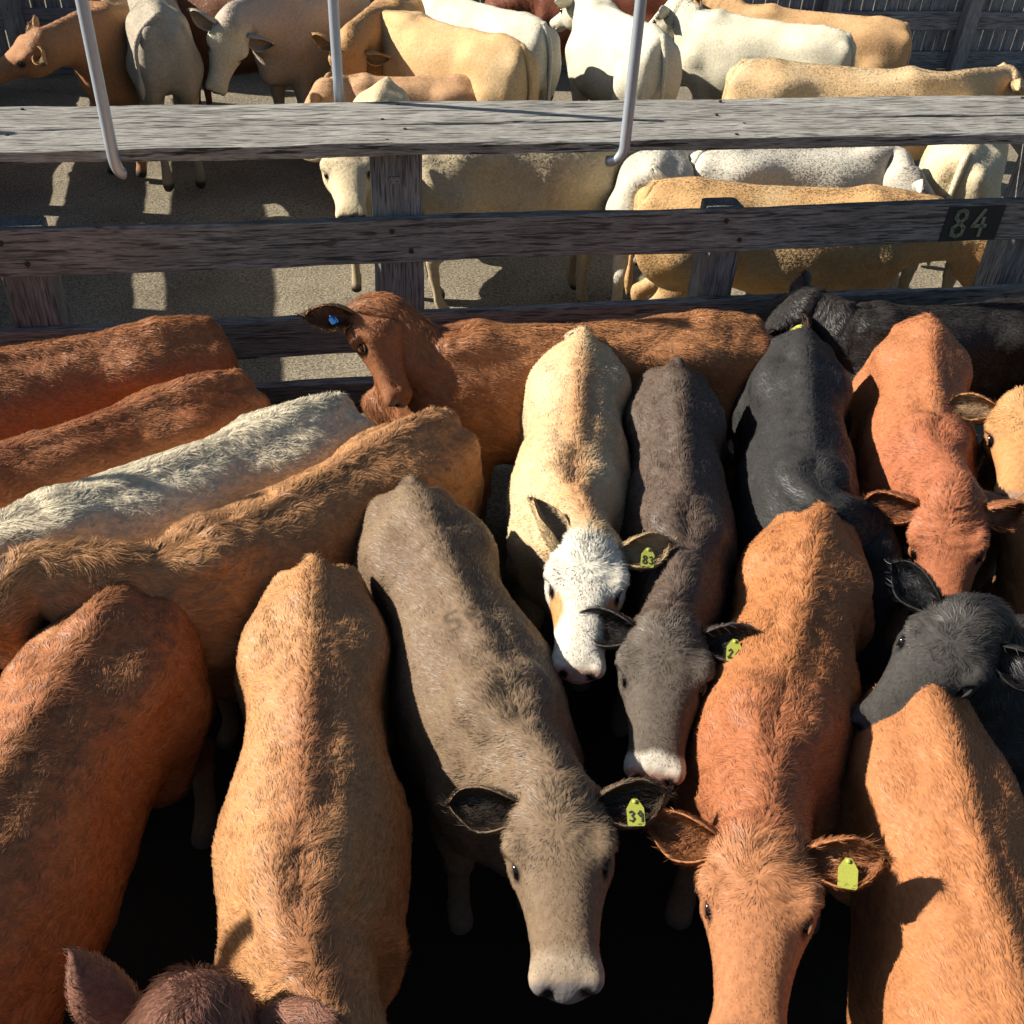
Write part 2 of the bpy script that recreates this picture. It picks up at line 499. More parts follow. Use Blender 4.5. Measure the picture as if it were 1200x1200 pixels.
# far fence behind the second pen
ff = empty('paling_fence', FP(0, 8.3, 0), 'grey paling fence with rails behind the pale cattle', 'fence')
NF = 8.3
FZ1 = on_face(1130, 24, NF)[1]; FZ2 = on_face(1130, 70, NF)[1]
for z, h in ((1.75, .2), (1.32, .21), (FZ1, .22), (FZ2, .22)):
    fpart('rail', FP(-7, NF, z), FP(9, NF, z), UP, .05, h, M_FAR, parent=ff, nseg=30)
for s in np.arange(-6.2, 9, 1.95):
    fpart('post', FP(s, NF - .12, -.2), FP(s, NF - .12, 1.95), FD, .17, .19, M_FAR, parent=ff, nseg=8)
k = 0
for s in np.arange(-6.8, 8.8, .165):
    k += 1
    if k > 98:
        break
    zt = 1.98 + .04 * math.sin(k * 3.3)
    fpart('paling', FP(s, NF + .05, 0.05), FP(s, NF + .05, zt), FD, .022, .15, M_FAR, parent=ff, nseg=4, rough=.003)


# ------------------------------------------------------------------ the cow: implicit body -> one continuous mesh
def sm(a, b, k):
    h = np.clip(.5 + .5 * (b - a) / k, 0, 1)
    return b + (a - b) * h - k * h * (1 - h)


def smax(a, b, k):
    return -sm(-a, -b, k)


def ip(x, tab):
    t = np.array(tab)
    # smooth (monotone-ish) interpolation
    xs, ys = t[:, 0], t[:, 1]
    xx = np.clip(x, xs[0], xs[-1])
    i = np.clip(np.searchsorted(xs, xx) - 1, 0, len(xs) - 2)
    m = np.gradient(ys, xs)
    h = xs[i + 1] - xs[i]
    u = (xx - xs[i]) / h
    return ((2 * u ** 3 - 3 * u ** 2 + 1) * ys[i] + (u ** 3 - 2 * u ** 2 + u) * h * m[i]
            + (-2 * u ** 3 + 3 * u ** 2) * ys[i + 1] + (u ** 3 - u ** 2) * h * m[i + 1])


A50 = R_(50)
HA = np.array([math.cos(A50), 0, -math.sin(A50)])     # poll -> muzzle
HN = np.array([math.sin(A50), 0, math.cos(A50)])      # face normal
PC = np.array([1.905, 0, 1.215])                      # poll
JC = np.array([1.84, 0, 1.12])                        # neck / head joint


def head_local(P):
    d = P - PC
    return d @ HA, d[..., 1], d @ HN


def capsule(X, Y, Z, a, b, ra, rb):
    a = np.array(a); b = np.array(b); ab = b - a
    t = ((X - a[0]) * ab[0] + (Y - a[1]) * ab[1] + (Z - a[2]) * ab[2]) / ab.dot(ab)
    t = np.clip(t, 0, 1)
    return np.sqrt((X - a[0] - t * ab[0]) ** 2 + (Y - a[1] - t * ab[1]) ** 2 + (Z - a[2] - t * ab[2]) ** 2) - (ra + (rb - ra) * t)


def ell(X, Y, Z, c, r):
    q = np.sqrt(((X - c[0]) / r[0]) ** 2 + ((Y - c[1]) / r[1]) ** 2 + ((Z - c[2]) / r[2]) ** 2)
    return (q - 1) * min(r)


W_T = [(-.17, .10), (-.13, .155), (-.04, .19), (.10, .222), (.28, .232), (.45, .228), (.65, .245), (.85, .266), (1.0, .262), (1.15, .243), (1.3, .20), (1.45, .155), (1.6, .128), (1.75, .115), (1.9, .11)]
T_T = [(-.17, 1.10), (-.12, 1.18), (-.04, 1.235), (.08, 1.262), (.28, 1.275), (.5, 1.262), (.8, 1.255), (1.05, 1.265), (1.2, 1.28), (1.35, 1.265), (1.5, 1.245), (1.7, 1.235), (1.9, 1.225)]
B_T = [(-.17, .86), (-.1, .78), (0, .74), (.2, .70), (.4, .62), (.6, .56), (.85, .53), (1.1, .54), (1.25, .60), (1.38, .70), (1.5, .84), (1.65, .95), (1.8, 1.01), (1.9, 1.04)]
P_T = [(-.17, 1.85), (0, 1.72), (.15, 1.9), (.3, 2.0), (.6, 2.1), (.9, 2.25), (1.15, 2.1), (1.3, 2.0), (1.5, 2.1), (1.9, 2.2)]
C_T = [(-.17, .42), (.1, .45), (.5, .48), (.9, .48), (1.2, .5), (1.5, .5), (1.9, .5)]


def cow_field(X, Y, Z):
    """Y >= 0 half"""
    w = ip(X, W_T); t = ip(X, T_T); b = ip(X, B_T); p = ip(X, P_T); c = ip(X, C_T)
    zc = b + (t - b) * c
    hu = t - zc; hl = zc - b
    h = np.where(Z > zc, hu, hl)
    pp_ = np.where(Z > zc, p, 2.0)
    rr = ((np.abs(Y) / w) ** pp_ + (np.abs(Z - zc) / h) ** pp_ + 1e-9) ** (1 / pp_)
    f = (rr - 1) * np.minimum(w, h)
    f = smax(f, -(X + .165), .09)
    f = smax(f, X - 1.88, .06)
    # rump, hooks, pins, thighs
    f = sm(f, ell(X, Y, Z, (.27, .17, 1.12), (.10, .05, .06)), .10)
    f = sm(f, capsule(X, Y, Z, (.16, 0, 1.238), (-.055, 0, 1.215), .045, .036), .09)
    f = sm(f, ell(X, Y, Z, (-.10, .10, 1.12), (.06, .045, .06)), .07)
    f = sm(f, ell(X, Y, Z, (.08, .13, .88), (.22, .11, .26)), .08)
    # spine ridge, shoulder blades, shoulder mass, brisket
    f = sm(f, capsule(X, Y, Z, (.25, 0, 1.248), (1.15, 0, 1.246), .012, .016), .06)
    f = sm(f, capsule(X, Y, Z, (1.17, .045, 1.25), (1.28, .15, .92), .03, .09), .08)
    f = sm(f, ell(X, Y, Z, (1.27, .12, .80), (.13, .09, .17)), .08)
    f = sm(f, ell(X, Y, Z, (1.40, 0, .74), (.12, .08, .12)), .08)
    f = sm(f, capsule(X, Y, Z, (1.3, 0, 1.24), (1.85, 0, 1.215), .05, .045), .06)
    # hollow of the flank, edge of the loin, ribs, hollow between the shoulder blades
    f = smax(f, -ell(X, Y, Z, (.50, .30, 1.03), (.12, .05, .12)), .12)
    f = sm(f, ell(X, Y, Z, (1.20, .085, 1.235), (.11, .045, .035)), .05)
    f = smax(f, -capsule(X, Y, Z, (1.27, 0, 1.32), (1.42, 0, 1.305), .032, .028), .05)
    f = f + .0022 * np.sin((X + .25 * (1.1 - Z)) * 62) * np.exp(-((X - .82) / .18) ** 2) * np.exp(-((Z - .95) / .16) ** 2)
    # hind leg
    f = sm(f, capsule(X, Y, Z, (.12, .14, .86), (.24, .135, .66), .15, .085), .06)
    f = sm(f, capsule(X, Y, Z, (.24, .135, .68), (-.07, .13, .44), .088, .05), .05)
    f = sm(f, capsule(X, Y, Z, (-.075, .13, .46), (-.02, .13, .15), .046, .036), .02)
    f = sm(f, capsule(X, Y, Z, (-.02, .13, .14), (.03, .13, .06), .042, .046), .02)
    f = sm(f, capsule(X, Y, Z, (.03, .13, .045), (.06, .13, .04), .05, .045), .01)
    # front leg
    f = sm(f, capsule(X, Y, Z, (1.20, .135, .72), (1.17, .125, .42), .095, .052), .06)
    f = sm(f, ell(X, Y, Z, (1.175, .125, .40), (.055, .05, .06)), .02)
    f = sm(f, capsule(X, Y, Z, (1.17, .125, .40), (1.17, .125, .13), .042, .035), .02)
    f = sm(f, capsule(X, Y, Z, (1.17, .125, .12), (1.21, .125, .05), .042, .046), .02)
    # head
    dx, dz = X - PC[0], Z - PC[2]
    hx = dx * HA[0] + dz * HA[2]; hz = dx * HN[0] + dz * HN[2]; hy = Y
    hw = ip(hx, [(-.04, .08), (0, .104), (.06, .127), (.13, .136), (.19, .131), (.25, .106), (.32, .085), (.40, .078), (.455, .079), (.50, .066), (.53, .042)])
    ht = ip(hx, [(-.04, -.03), (0, .0), (.07, .022), (.15, .022), (.24, .004), (.35, -.012), (.45, -.018), (.50, -.035), (.53, -.06)])
    hb = ip(hx, [(-.04, -.13), (0, -.17), (.08, -.235), (.16, -.245), (.24, -.205), (.33, -.165), (.42, -.15), (.48, -.148), (.53, -.12)])
    hc = (ht + hb) / 2; hh = (ht - hb) / 2
    pw = 2.35
    q = ((np.abs(hy) / hw) ** pw + (np.abs(hz - hc) / hh) ** pw + 1e-9) ** (1 / pw)
    # jaw narrows downwards
    taper = np.clip((hc - hz) / hh, 0, 1) * .25
    q2 = ((np.abs(hy) / (hw * (1 - taper))) ** pw + (np.abs(hz - hc) / hh) ** pw + 1e-9) ** (1 / pw)
    g = (q2 - 1) * np.minimum(hw, hh)
    g = smax(g, hx - .522 + 1.1 * (hz + .08) ** 2 * 4 + hy ** 2 * 4, .05)
    g = smax(g, -(hx + .035), .05)
    g = sm(g, ell(hx, hy, hz, (.155, .112, -.03), (.05, .028, .03)), .035)     # brow
    g = sm(g, ell(hx, hy, hz, (.015, 0, .012), (.05, .06, .03)), .05)         # poll
    g = sm(g, ell(hx, hy, hz, (.15, .07, -.15), (.085, .045, .07)), .04)      # cheek
    g = sm(g, capsule(hx, hy, hz, (.22, .078, -.085), (.36, .05, -.085), .022, .016), .03)
    g = smax(g, -ell(hx, hy, hz, (.21, .126, -.052), (.036, .022, .026)), .018)   # eye socket
    g = smax(g, -ell(hx, hy, hz, (.505, .046, -.062), (.026, .015, .018)), .008)  # nostril
    g = sm(g, ell(hx, hy, hz, (.475, .060, -.06), (.034, .024, .028)), .02)
    g = smax(g, -capsule(hx, hy, hz, (.53, 0, -.118), (.40, .075, -.112), .0065, .005), .008)  # mouth
    f = sm(f, g, .05)
    return f


def surface_nets(xs, ys, zs):
    """ys from 0 upwards (mirrored); returns verts, quads"""
    Xg, Yg, Zg = np.meshgrid(xs, ys, zs, indexing='ij', sparse=False)
    f = cow_field(Xg, Yg, Zg)
    f = np.concatenate([f[:, :0:-1], f], 1)
    yy = np.concatenate([-ys[:0:-1], ys])
    nx, ny, nz = f.shape
    ins = f < 0
    c = ins[:-1, :-1, :-1].astype(np.int8)
    tot = np.zeros((nx - 1, ny - 1, nz - 1), np.int8)
    for i in (0, 1):
        for j in (0, 1):
            for k in (0, 1):
                tot += ins[i:nx - 1 + i, j:ny - 1 + j, k:nz - 1 + k]
    act = (tot > 0) & (tot < 8)
    ids = -np.ones(act.shape, np.int64)
    I = np.argwhere(act)
    ids[act] = np.arange(len(I))
    acc = np.zeros((len(I), 3)); cnt = np.zeros(len(I))
    ax = [xs, yy, zs]
    corners = [(i, j, k) for i in (0, 1) for j in (0, 1) for k in (0, 1)]
    for a in corners:
        for d in range(3):
            if a[d] == 0:
                b_ = list(a); b_[d] = 1
                ia = I + np.array(a); ib = I + np.array(b_)
                fa = f[ia[:, 0], ia[:, 1], ia[:, 2]]; fb = f[ib[:, 0], ib[:, 1], ib[:, 2]]
                m = (fa < 0) != (fb < 0)
                t = np.where(m, fa / (fa - fb + 1e-12), 0)
                p = np.stack([ax[e][ia[:, e]] for e in range(3)], 1)
                p[:, d] += t * (ax[d][ib[:, d]] - ax[d][ia[:, d]])
                acc[m] += p[m]; cnt[m] += 1
    V = acc / cnt[:, None]
    Fs = []
    for d in range(3):
        sl0 = [slice(None)] * 3; sl1 = [slice(None)] * 3
        sl0[d] = slice(0, -1); sl1[d] = slice(1, None)
        e1, e2 = [e for e in range(3) if e != d]
        A = ins[tuple(sl0)]; B = ins[tuple(sl1)]
        ch = np.argwhere(A != B)
        ch = ch[(ch[:, e1] > 0) & (ch[:, e2] > 0) & (ch[:, e1] < f.shape[e1] - 1) & (ch[:, e2] < f.shape[e2] - 1)]
        def cid(o1, o2):
            q = ch.copy(); q[:, e1] -= o1; q[:, e2] -= o2
            return ids[q[:, 0], q[:, 1], q[:, 2]]
        qd = np.stack([cid(1, 1), cid(0, 1), cid(0, 0), cid(1, 0)], 1)
        inside = A[ch[:, 0], ch[:, 1], ch[:, 2]]
        flip = inside if d != 1 else ~inside
        qd[~flip] = qd[~flip][:, ::-1]
        Fs.append(qd)
    F = np.concatenate(Fs)
    F = F[(F >= 0).all(1)]
    # relax
    E = np.concatenate([F[:, [0, 1]], F[:, [1, 2]], F[:, [2, 3]], F[:, [3, 0]]])
    for _ in range(2):
        s = np.zeros_like(V); c2 = np.zeros(len(V))
        np.add.at(s, E[:, 0], V[E[:, 1]]); np.add.at(c2, E[:, 0], 1)
        np.add.at(s, E[:, 1], V[E[:, 0]]); np.add.at(c2, E[:, 1], 1)
        V = V * .5 + .5 * s / c2[:, None]
    return V, F


def lin(a, b, st):
    return list(np.arange(a, b - 1e-9, st))


def make_base(q):
    xs = np.array(lin(-.26, 1.66, .016 * q) + lin(1.66, 2.36, .008 * q) + [2.38])
    ys = np.array(lin(0, .16, .009 * q) + lin(.16, .36, .014 * q) + [.38])
    zs = np.array(lin(-.03, .66, .018 * q) + lin(.66, 1.36, .0095 * q) + [1.38])
    return surface_nets(xs, ys, zs)


BASE_HI = make_base(1.0)
BASE_LO = make_base(1.9)


def ear_mesh(side, nu=18, nv=13, droop=0.0, back=0.0, size=1.0, twist=0.0, facing=None):
    """cupped leaf with thickness, in head-local coordinates mapped to canonical space"""
    base = np.array([.045, side * .100, -.055])
    size = size * .92
    D = np.array([-.05 + back, side * 1.0, -.10 - droop]); D /= np.linalg.norm(D)      # along the ear
    F = np.array([.42, side * .12, .85] if facing is None else facing, float); F -= D * F.dot(D); F /= np.linalg.norm(F)    # where the opening faces
    if twist:
        F = F * math.cos(twist) + np.cross(D, F) * math.sin(twist)
    Wd = np.cross(D, F)
    HNl = np.array([.35, 0, -1.0])
    Ln = .205 * size
    Vo, Vi = [], []
    U = []
    for i in range(nu):
        u = i / (nu - 1)
        wdt = .064 * size * math.sin(math.pi * (.13 + .76 * u)) ** .7 * math.sqrt(max(1 - u ** 9, .02))
        open_ = R_(128) * (1 - u) + R_(62) * u          # half arc of the cup
        for j in range(nv):
            v = -1 + 2 * j / (nv - 1)
            ang = v * open_
            rr = wdt / max(math.sin(min(open_, R_(90))), .3)
            x = math.sin(ang) * rr
            y = -(math.cos(ang) * rr - rr * .55)
            p = base + D * (u * Ln) + Wd * x + F * y
            p = p + F * (.018 * math.sin(u * 2.6)) + HNl * (-.035 * u * u) + (F * .010 - D * .012) * math.sin(ang * 2 + u * 5) * u
            nrm = -(Wd * (-math.sin(ang)) + F * (math.cos(ang)))
            Vo.append(p); Vi.append(p + (F * math.cos(ang) - Wd * math.sin(ang)) * (.012 * (1 - .55 * abs(v)) * (1 - .35 * u)))
            U.append((u, v))
    V = np.array(Vo + Vi)
    n = nu * nv
    Fc = []
    for i in range(nu - 1):
        for j in range(nv - 1):
            a = i * nv + j
            Fc.append((a, a + 1, a + nv + 1, a + nv))
            Fc.append((n + a, n + a + nv, n + a + nv + 1, n + a + 1))
    for i in range(nu - 1):
        for j in (0, nv - 1):
            a = i * nv + j
            q = (a, a + nv, n + a + nv, n + a)
            Fc.append(q if j == 0 else q[::-1])
    for j in range(nv - 1):
        a = (nu - 1) * nv + j
        Fc.append((a, a + 1, n + a + 1, n + a))
        Fc.append((j + 1, j, n + j, n + j + 1))
    Fc = np.array(Fc)
    Fc = Fc[:, ::-1]
    W = PC + V[:, :1] * HA + V[:, 1:2] * np.array([0, 1, 0]) + V[:, 2:3] * HN
    inner = np.r_[np.zeros(n), np.ones(n)]
    uv = np.array(U + U)
    tip = base + D * Ln * .58 + F * .012
    return W, Fc, inner, uv, (base, D, F, Wd, Ln)


# ---- value noise
_NT = np.random.default_rng(3).random((64, 64, 64, 3)).astype(np.float32) * 2 - 1


def vnoise(P, sc, off=0.0):
    q = P / sc + off + 1000.0
    i = np.floor(q).astype(np.int64); f = q - i
    f = f * f * (3 - 2 * f)
    r = np.zeros((len(P), 3))
    for a in (0, 1):
        for b in (0, 1):
            for c in (0, 1):
                w = (f[:, 0] if a else 1 - f[:, 0]) * (f[:, 1] if b else 1 - f[:, 1]) * (f[:, 2] if c else 1 - f[:, 2])
                r += w[:, None] * _NT[(i[:, 0] + a) & 63, (i[:, 1] + b) & 63, (i[:, 2] + c) & 63]
    return r


def ss(a, b, x):
    t = np.clip((x - a) / (b - a), 0, 1)
    return t * t * (3 - 2 * t)


def mixc(c, c2, w):
    return c * (1 - w[:, None]) + np.array(c2) * w[:, None]


def brand_dist(P, strokes):
    dm = np.full(len(P), 9.0)
    for st in strokes:
        for (u0, v0), (u1, v1) in zip(st[:-1], st[1:]):
            ex, ey = v1 - v0, u1 - u0
            t = np.clip(((P[:, 0] - v0) * ex + (P[:, 1] - u0) * ey) / (ex * ex + ey * ey + 1e-12), 0, 1)
            dm = np.minimum(dm, np.hypot(P[:, 0] - v0 - t * ex, P[:, 1] - u0 - t * ey))
    return dm


def pelt_colour(P, sp, nz):
    """coat markings, with painted shade on one face and one neck: face, muzzle, spine stripe, dusty lower legs"""
    hx, hy, hz = head_local(P)
    hd = (hx > -.05) & (np.abs(hy) < .16) & (hz > -.3) & (P[:, 0] > 1.75)
    base = np.array(sp['col'])
    c = np.repeat(base[None], len(P), 0)
    v = nz[:, 0] * .5 + nz[:, 1] * .5
    c = c * (1 + .16 * v[:, None])
    alt = sp.get('alt')
    if alt is not None:                      # second tone in soft patches
        c = mixc(c, alt, ss(-.15, .45, nz[:, 2]) * sp.get('altw', .6))
    if 'spine' in sp:
        w = np.exp(-(P[:, 1] / .075) ** 2) * ss(sp.get('spine_from', .0), sp.get('spine_from', .0) + .4, P[:, 0]) * (P[:, 2] > 1.0) * ss(1.95, 1.7, P[:, 0])
        c = mixc(c, sp['spine'], w * sp.get('spinew', .6))
    if 'tuft' in sp:
        c = mixc(c, (.62, .52, .36), ss(.07, .04, np.abs(hx - .01)) * ss(-.05, -.02, hz) * (P[:, 0] > 1.75))
    if 'fore' in sp:                          # darker or redder shoulders and neck
        w = ss(.9, 1.35, P[:, 0] + .1 * nz[:, 1])
        c = mixc(c, sp['fore'], w * .8)
    if 'face' in sp:
        w = ss(-.01, .05, hx + .03 * nz[:, 0]) * hd
        c = mixc(c, sp['face'], w * sp.get('facew', 1.0))
    if 'eyepatch' in sp:
        w = ss(.055, .03, np.sqrt((hx - .27) ** 2 * .35 + (np.abs(hy) - .085) ** 2 + (hz + .07) ** 2 * .5)) * hd
        c = mixc(c, sp['eyepatch'], w)
    if 'blaze' in sp:
        w = ss(sp.get('blaze_from', .38), sp.get('blaze_from', .38) + .03, hx + .035 * nz[:, 0]) * hd
        c = mixc(c, sp['blaze'], w)
    # pale ring round the muzzle, nose pad
    if 'ring' in sp:
        w = ss(.40, .45, hx) * hd
        c = mixc(c, sp['ring'], w * .75)
    w = ss(.482, .497, hx) * ss(-.11, -.09, hz) * hd
    c = mixc(c, sp.get('nose', (.10, .08, .08)), w)
    dn = np.sqrt((hx - .500) ** 2 + (np.abs(hy) - .047) ** 2 * 1.6 + (hz + .064) ** 2)
    c = mixc(c, (.015, .010, .010), ss(.026, .018, dn) * hd)
    if 'brand' in sp:                         # old brand mark on the back
        dm = brand_dist(P, sp['brand'])
        c = c * (1 - .5 * ss(.011, .005, dm) * (P[:, 2] > 1.05))[:, None]
    # eye rims
    d = np.sqrt((hx - .21) ** 2 + (np.abs(hy) - .105) ** 2 + (hz + .052) ** 2)
    c = mixc(c, np.array(sp.get('rim', (.05, .03, .025))), ss(.036, .024, d) * hd)
    # hooves and dirty shins
    c = mixc(c, (.05, .045, .04), ss(.09, .06, P[:, 2]))
    c = mixc(c, (.07, .058, .048), ss(.62, .25, P[:, 2]) * .85 * (1 if sp.get('hi') else .35))
    return c


def rotz(a):
    c, s = math.cos(a), math.sin(a)
    return np.array([[c, -s, 0], [s, c, 0], [0, 0, 1.0]])


class Pose:
    """bends the straight animal: spine curve, neck, head"""
    def __init__(self, sp):
        self.sp = sp
        zt = sp.get('h', 1.28)
        if 'Wp' in sp:                    # withers pixel + heading in degrees
            hh_ = np.array([math.cos(R_(sp['Wp'][2])), math.sin(R_(sp['Wp'][2])), 0])
            Dw_ = at(sp['Wp'][0], sp['Wp'][1], zt)
            sp['D'] = tuple(Dw_); sp['T'] = tuple(Dw_ - hh_ * sp.get('L', 1.18))
        T = at(*sp['T'], zt) if len(sp['T']) == 2 else np.array(sp['T'])
        D = at(*sp['D'], zt * sp.get('hd', 1.0)) if len(sp['D']) == 2 else np.array(sp['D'])
        hd = D - T; self.psi = math.atan2(hd[1], hd[0])
        self.L = sp.get('L', 1.18)
        self.sx = self.L / 1.2; self.sz = zt / 1.262; self.sy = sp.get('w', 1.0)
        self.O = np.array([T[0], T[1], 0.0])
        self.bend = sp.get('bend', 0.0)
        self.hs = sp.get('hs', 1.08) * 1.07
        self.Rb = rotz(self.psi)
        self.zp = 1.12
        self.ny, self.npi, self.nl = 0.0, 0.0, 1.0
        self.kx = 0.0
        self.table()
        # head target
        if 'P' in sp:
            if len(sp['P']) == 3:
                Pw = at(*sp['P'])
            else:
                Pw = at(*sp['P'], 1.3)
            hl = .50 * self.hs
            if 'M' in sp:
                if len(sp['M']) == 3:
                    Mw = at(*sp['M'])
                else:
                    d = ray(*sp['M']); o = np.array([0, 0, CAMH]) - Pw
                    bq = o.dot(d); cq = o.dot(o) - hl * hl
                    disc = bq * bq - cq
                    t = -bq + math.sqrt(max(disc, 0)) if disc > 0 else -bq
                    if sp.get('near'):
                        t = -bq - math.sqrt(max(disc, 0))
                    Mw = np.array([0, 0, CAMH]) + d * t
                    if disc < 0:
                        self.hs *= np.linalg.norm(Mw - Pw) / hl
                a = Mw - Pw; a /= np.linalg.norm(a)
            else:
                a = self.Rb @ np.array(sp.get('hdir', (.64, 0, -.77))); a /= np.linalg.norm(a)
            fwd = self.Rb @ np.array([1, 0, 0])
            tc_ = np.array([0, 0, CAMH]) - Pw
            hint = np.array(sp.get('hint', list(tc_ if 'M' in sp else np.array([0, 0, 1.0]) + fwd * .35)))
            n = hint - a * hint.dot(a); n /= np.linalg.norm(n)
            l = np.cross(n, a)
            rl = R_(sp.get('roll', 0))
            n, l = n * math.cos(rl) + l * math.sin(rl), l * math.cos(rl) - n * math.sin(rl)
            B0 = np.stack([HA, [0, 1, 0], HN], 1); B1 = np.stack([a, l, n], 1)
            self.Rh = B1 @ B0.T
            tgt = Pw - self.Rh @ (PC - JC) * self.hs
            self.solve(tgt)
        else:
            self.npi = sp.get('np', -.1); self.ny = sp.get('ny', 0.0); self.table()
            Re = self.Rb @ self.R_at(1.84)
            a0 = sp.get('hp', 0.0)
            ca, sa_ = math.cos(a0), math.sin(a0)
            self.Rh = Re @ np.array([[ca, 0, sa_], [0, 1, 0], [-sa_, 0, ca]])
        self.Ce = self.C_at(1.84)

    def ang(self, s):
        yaw = self.bend * ss(.3, 1.2, s) + self.ny * ss(1.22, 1.60, s)
        pit = self.npi * ss(1.25, 1.58, s)
        return yaw, pit

    def table(self):
        s = np.linspace(-.3, 1.9, 221)
        y, p = self.ang(s)
        d = np.stack([np.cos(y) * np.cos(p) * self.sx, np.sin(y) * np.cos(p), np.sin(p)], 1)
        nk = 1 + (self.nl - 1) * ss(1.25, 1.4, s)
        d *= nk[:, None]
        # lateral displacement keeps true scale
        d[:, 1] *= self.sx; d[:, 2] *= self.sz
        C = np.cumsum(d, 0) * .01
        i0 = np.argmin(abs(s)); C -= C[i0]
        C[:, 2] += self.zp * self.sz
        self.s, self.C = s, C

    def C_at(self, x):
        c = np.array([np.interp(x, self.s, self.C[:, k]) for k in range(3)]).T
        return c @ self.Rb.T + self.O

    def R_at(self, x):
        y, p = self.ang(np.array(x))
        cy, sy_, cp, sp_ = math.cos(y), math.sin(y), math.cos(p), math.sin(p)
        return np.array([[cy * cp, -sy_, -cy * sp_], [sy_ * cp, cy, -sy_ * sp_], [sp_, 0, cp]])

    def solve(self, tgt):
        def res(q):
            self.ny, self.npi, self.nl = q
            self.table()
            return self.C_at(1.84) - tgt
        q = np.array([0.0, 0.0, 1.0])
        lo = np.array([-1.9, -1.1, .55]); hi = np.array([1.9, 1.0, 1.45])
        lam = 1e-3
        r = res(q)
        for _ in range(60):
            J = np.stack([(res(q + e * 1e-4) - r) / 1e-4 for e in np.eye(3)], 1)
            st = np.linalg.solve(J.T @ J + lam * np.eye(3), -J.T @ r)
            q2 = np.clip(q + np.clip(st, -.3, .3), lo, hi)
            r2 = res(q2)
            if r2 @ r2 < r @ r:
                q, r, lam = q2, r2, lam * .5
            else:
                lam *= 4
        res(q)
        self.err = np.linalg.norm(res(q))
        # the head goes where the neck ends

    def apply(self, P, head_only=False):
        x = np.clip(P[:, 0], -.3, 1.9)
        y, p = self.ang(x)
        C = np.stack([np.interp(x, self.s, self.C[:, k]) for k in range(3)], 1)
        lx = (P[:, 0] - x) * self.sx
        wsc = self.sp.get('wtab')
        sy = self.sy * (1 + 0 * x)
        nk = ss(1.3, 1.6, x)
        sy = sy * (1 - nk) + self.hs * nk * (.5 + .5 * min(self.sy, 1.05))
        ly = P[:, 1] * sy; lz = (P[:, 2] - self.zp) * (self.sz * (1 - nk) + self.hs * nk)
        # feet stay on the ground: torso uses pure z scaling
        cy, sy_, cp, sp_ = np.cos(y), np.sin(y), np.cos(p), np.sin(p)
        vx = cy * cp * lx - sy_ * ly - cy * sp_ * lz
        vy = sy_ * cp * lx + cy * ly - sy_ * sp_ * lz
        vz = sp_ * lx + cp * lz
        Q = (C + np.stack([vx, vy, vz], 1)) @ self.Rb.T + self.O
        H = self.Ce + ((P - JC) * self.hs) @ self.Rh.T
        bis = np.array([1, 0, 0]) + HA; bis /= np.linalg.norm(bis)
        w = ss(-.085, .085, (P - JC) @ bis + .02) * (P[:, 0] > 1.5)
        if head_only:
            return H
        return Q * (1 - w[:, None]) + H * w[:, None]


COWN = [0]
HAIR_TOTAL = [0]


def project(W):
    d = W - np.array([0, 0, CAMH])
    zc = d[:, 1] * math.cos(PITCH) - d[:, 2] * math.sin(PITCH)
    v = d[:, 1] * math.sin(PITCH) + d[:, 2] * math.cos(PITCH)
    x = FOC * d[:, 0] / zc; y = FOC * v / zc
    X = x * math.cos(ROLL) + y * math.sin(ROLL); Y = -x * math.sin(ROLL) + y * math.cos(ROLL)
    return 600 + X, 600 - Y, zc


def vnormals(V, F):
    n = np.cross(V[F[:, 2]] - V[F[:, 0]], V[F[:, 3]] - V[F[:, 1]])
    N_ = np.zeros_like(V)
    for k in range(4):
        np.add.at(N_, F[:, k], n)
    return N_ / (np.linalg.norm(N_, axis=1, keepdims=True) + 1e-12)


def flow_dir(P, Nn):
    hx, hy, hz = head_local(P)
    d = np.stack([-np.ones(len(P)), np.sign(P[:, 1]) * .25 + 0 * P[:, 0], -.35 - 1.2 * np.clip((1.0 - P[:, 2]), 0, 1)], 1)
    w = (ss(-.02, .06, hx) * (P[:, 0] > 1.75))[:, None]
    loc = np.stack([hx - .14, hy * .9, hz * 0 - .02], 1)
    fd = loc[:, :1] * HA + loc[:, 1:2] * np.array([0, 1, 0]) + loc[:, 2:3] * HN
    fd /= np.linalg.norm(fd, axis=1, keepdims=True) + 1e-6
    legs = ss(.62, .5, P[:, 2])[:, None] * (1 - w)
    d = d * (1 - legs) + np.array([0, 0, -1.0]) * legs
    d = d / np.linalg.norm(d, axis=1, keepdims=True)
    d = d * (1 - w) + fd * w
    d = d - Nn * (d * Nn).sum(1, keepdims=True)
    return d / (np.linalg.norm(d, axis=1, keepdims=True) + 1e-6)


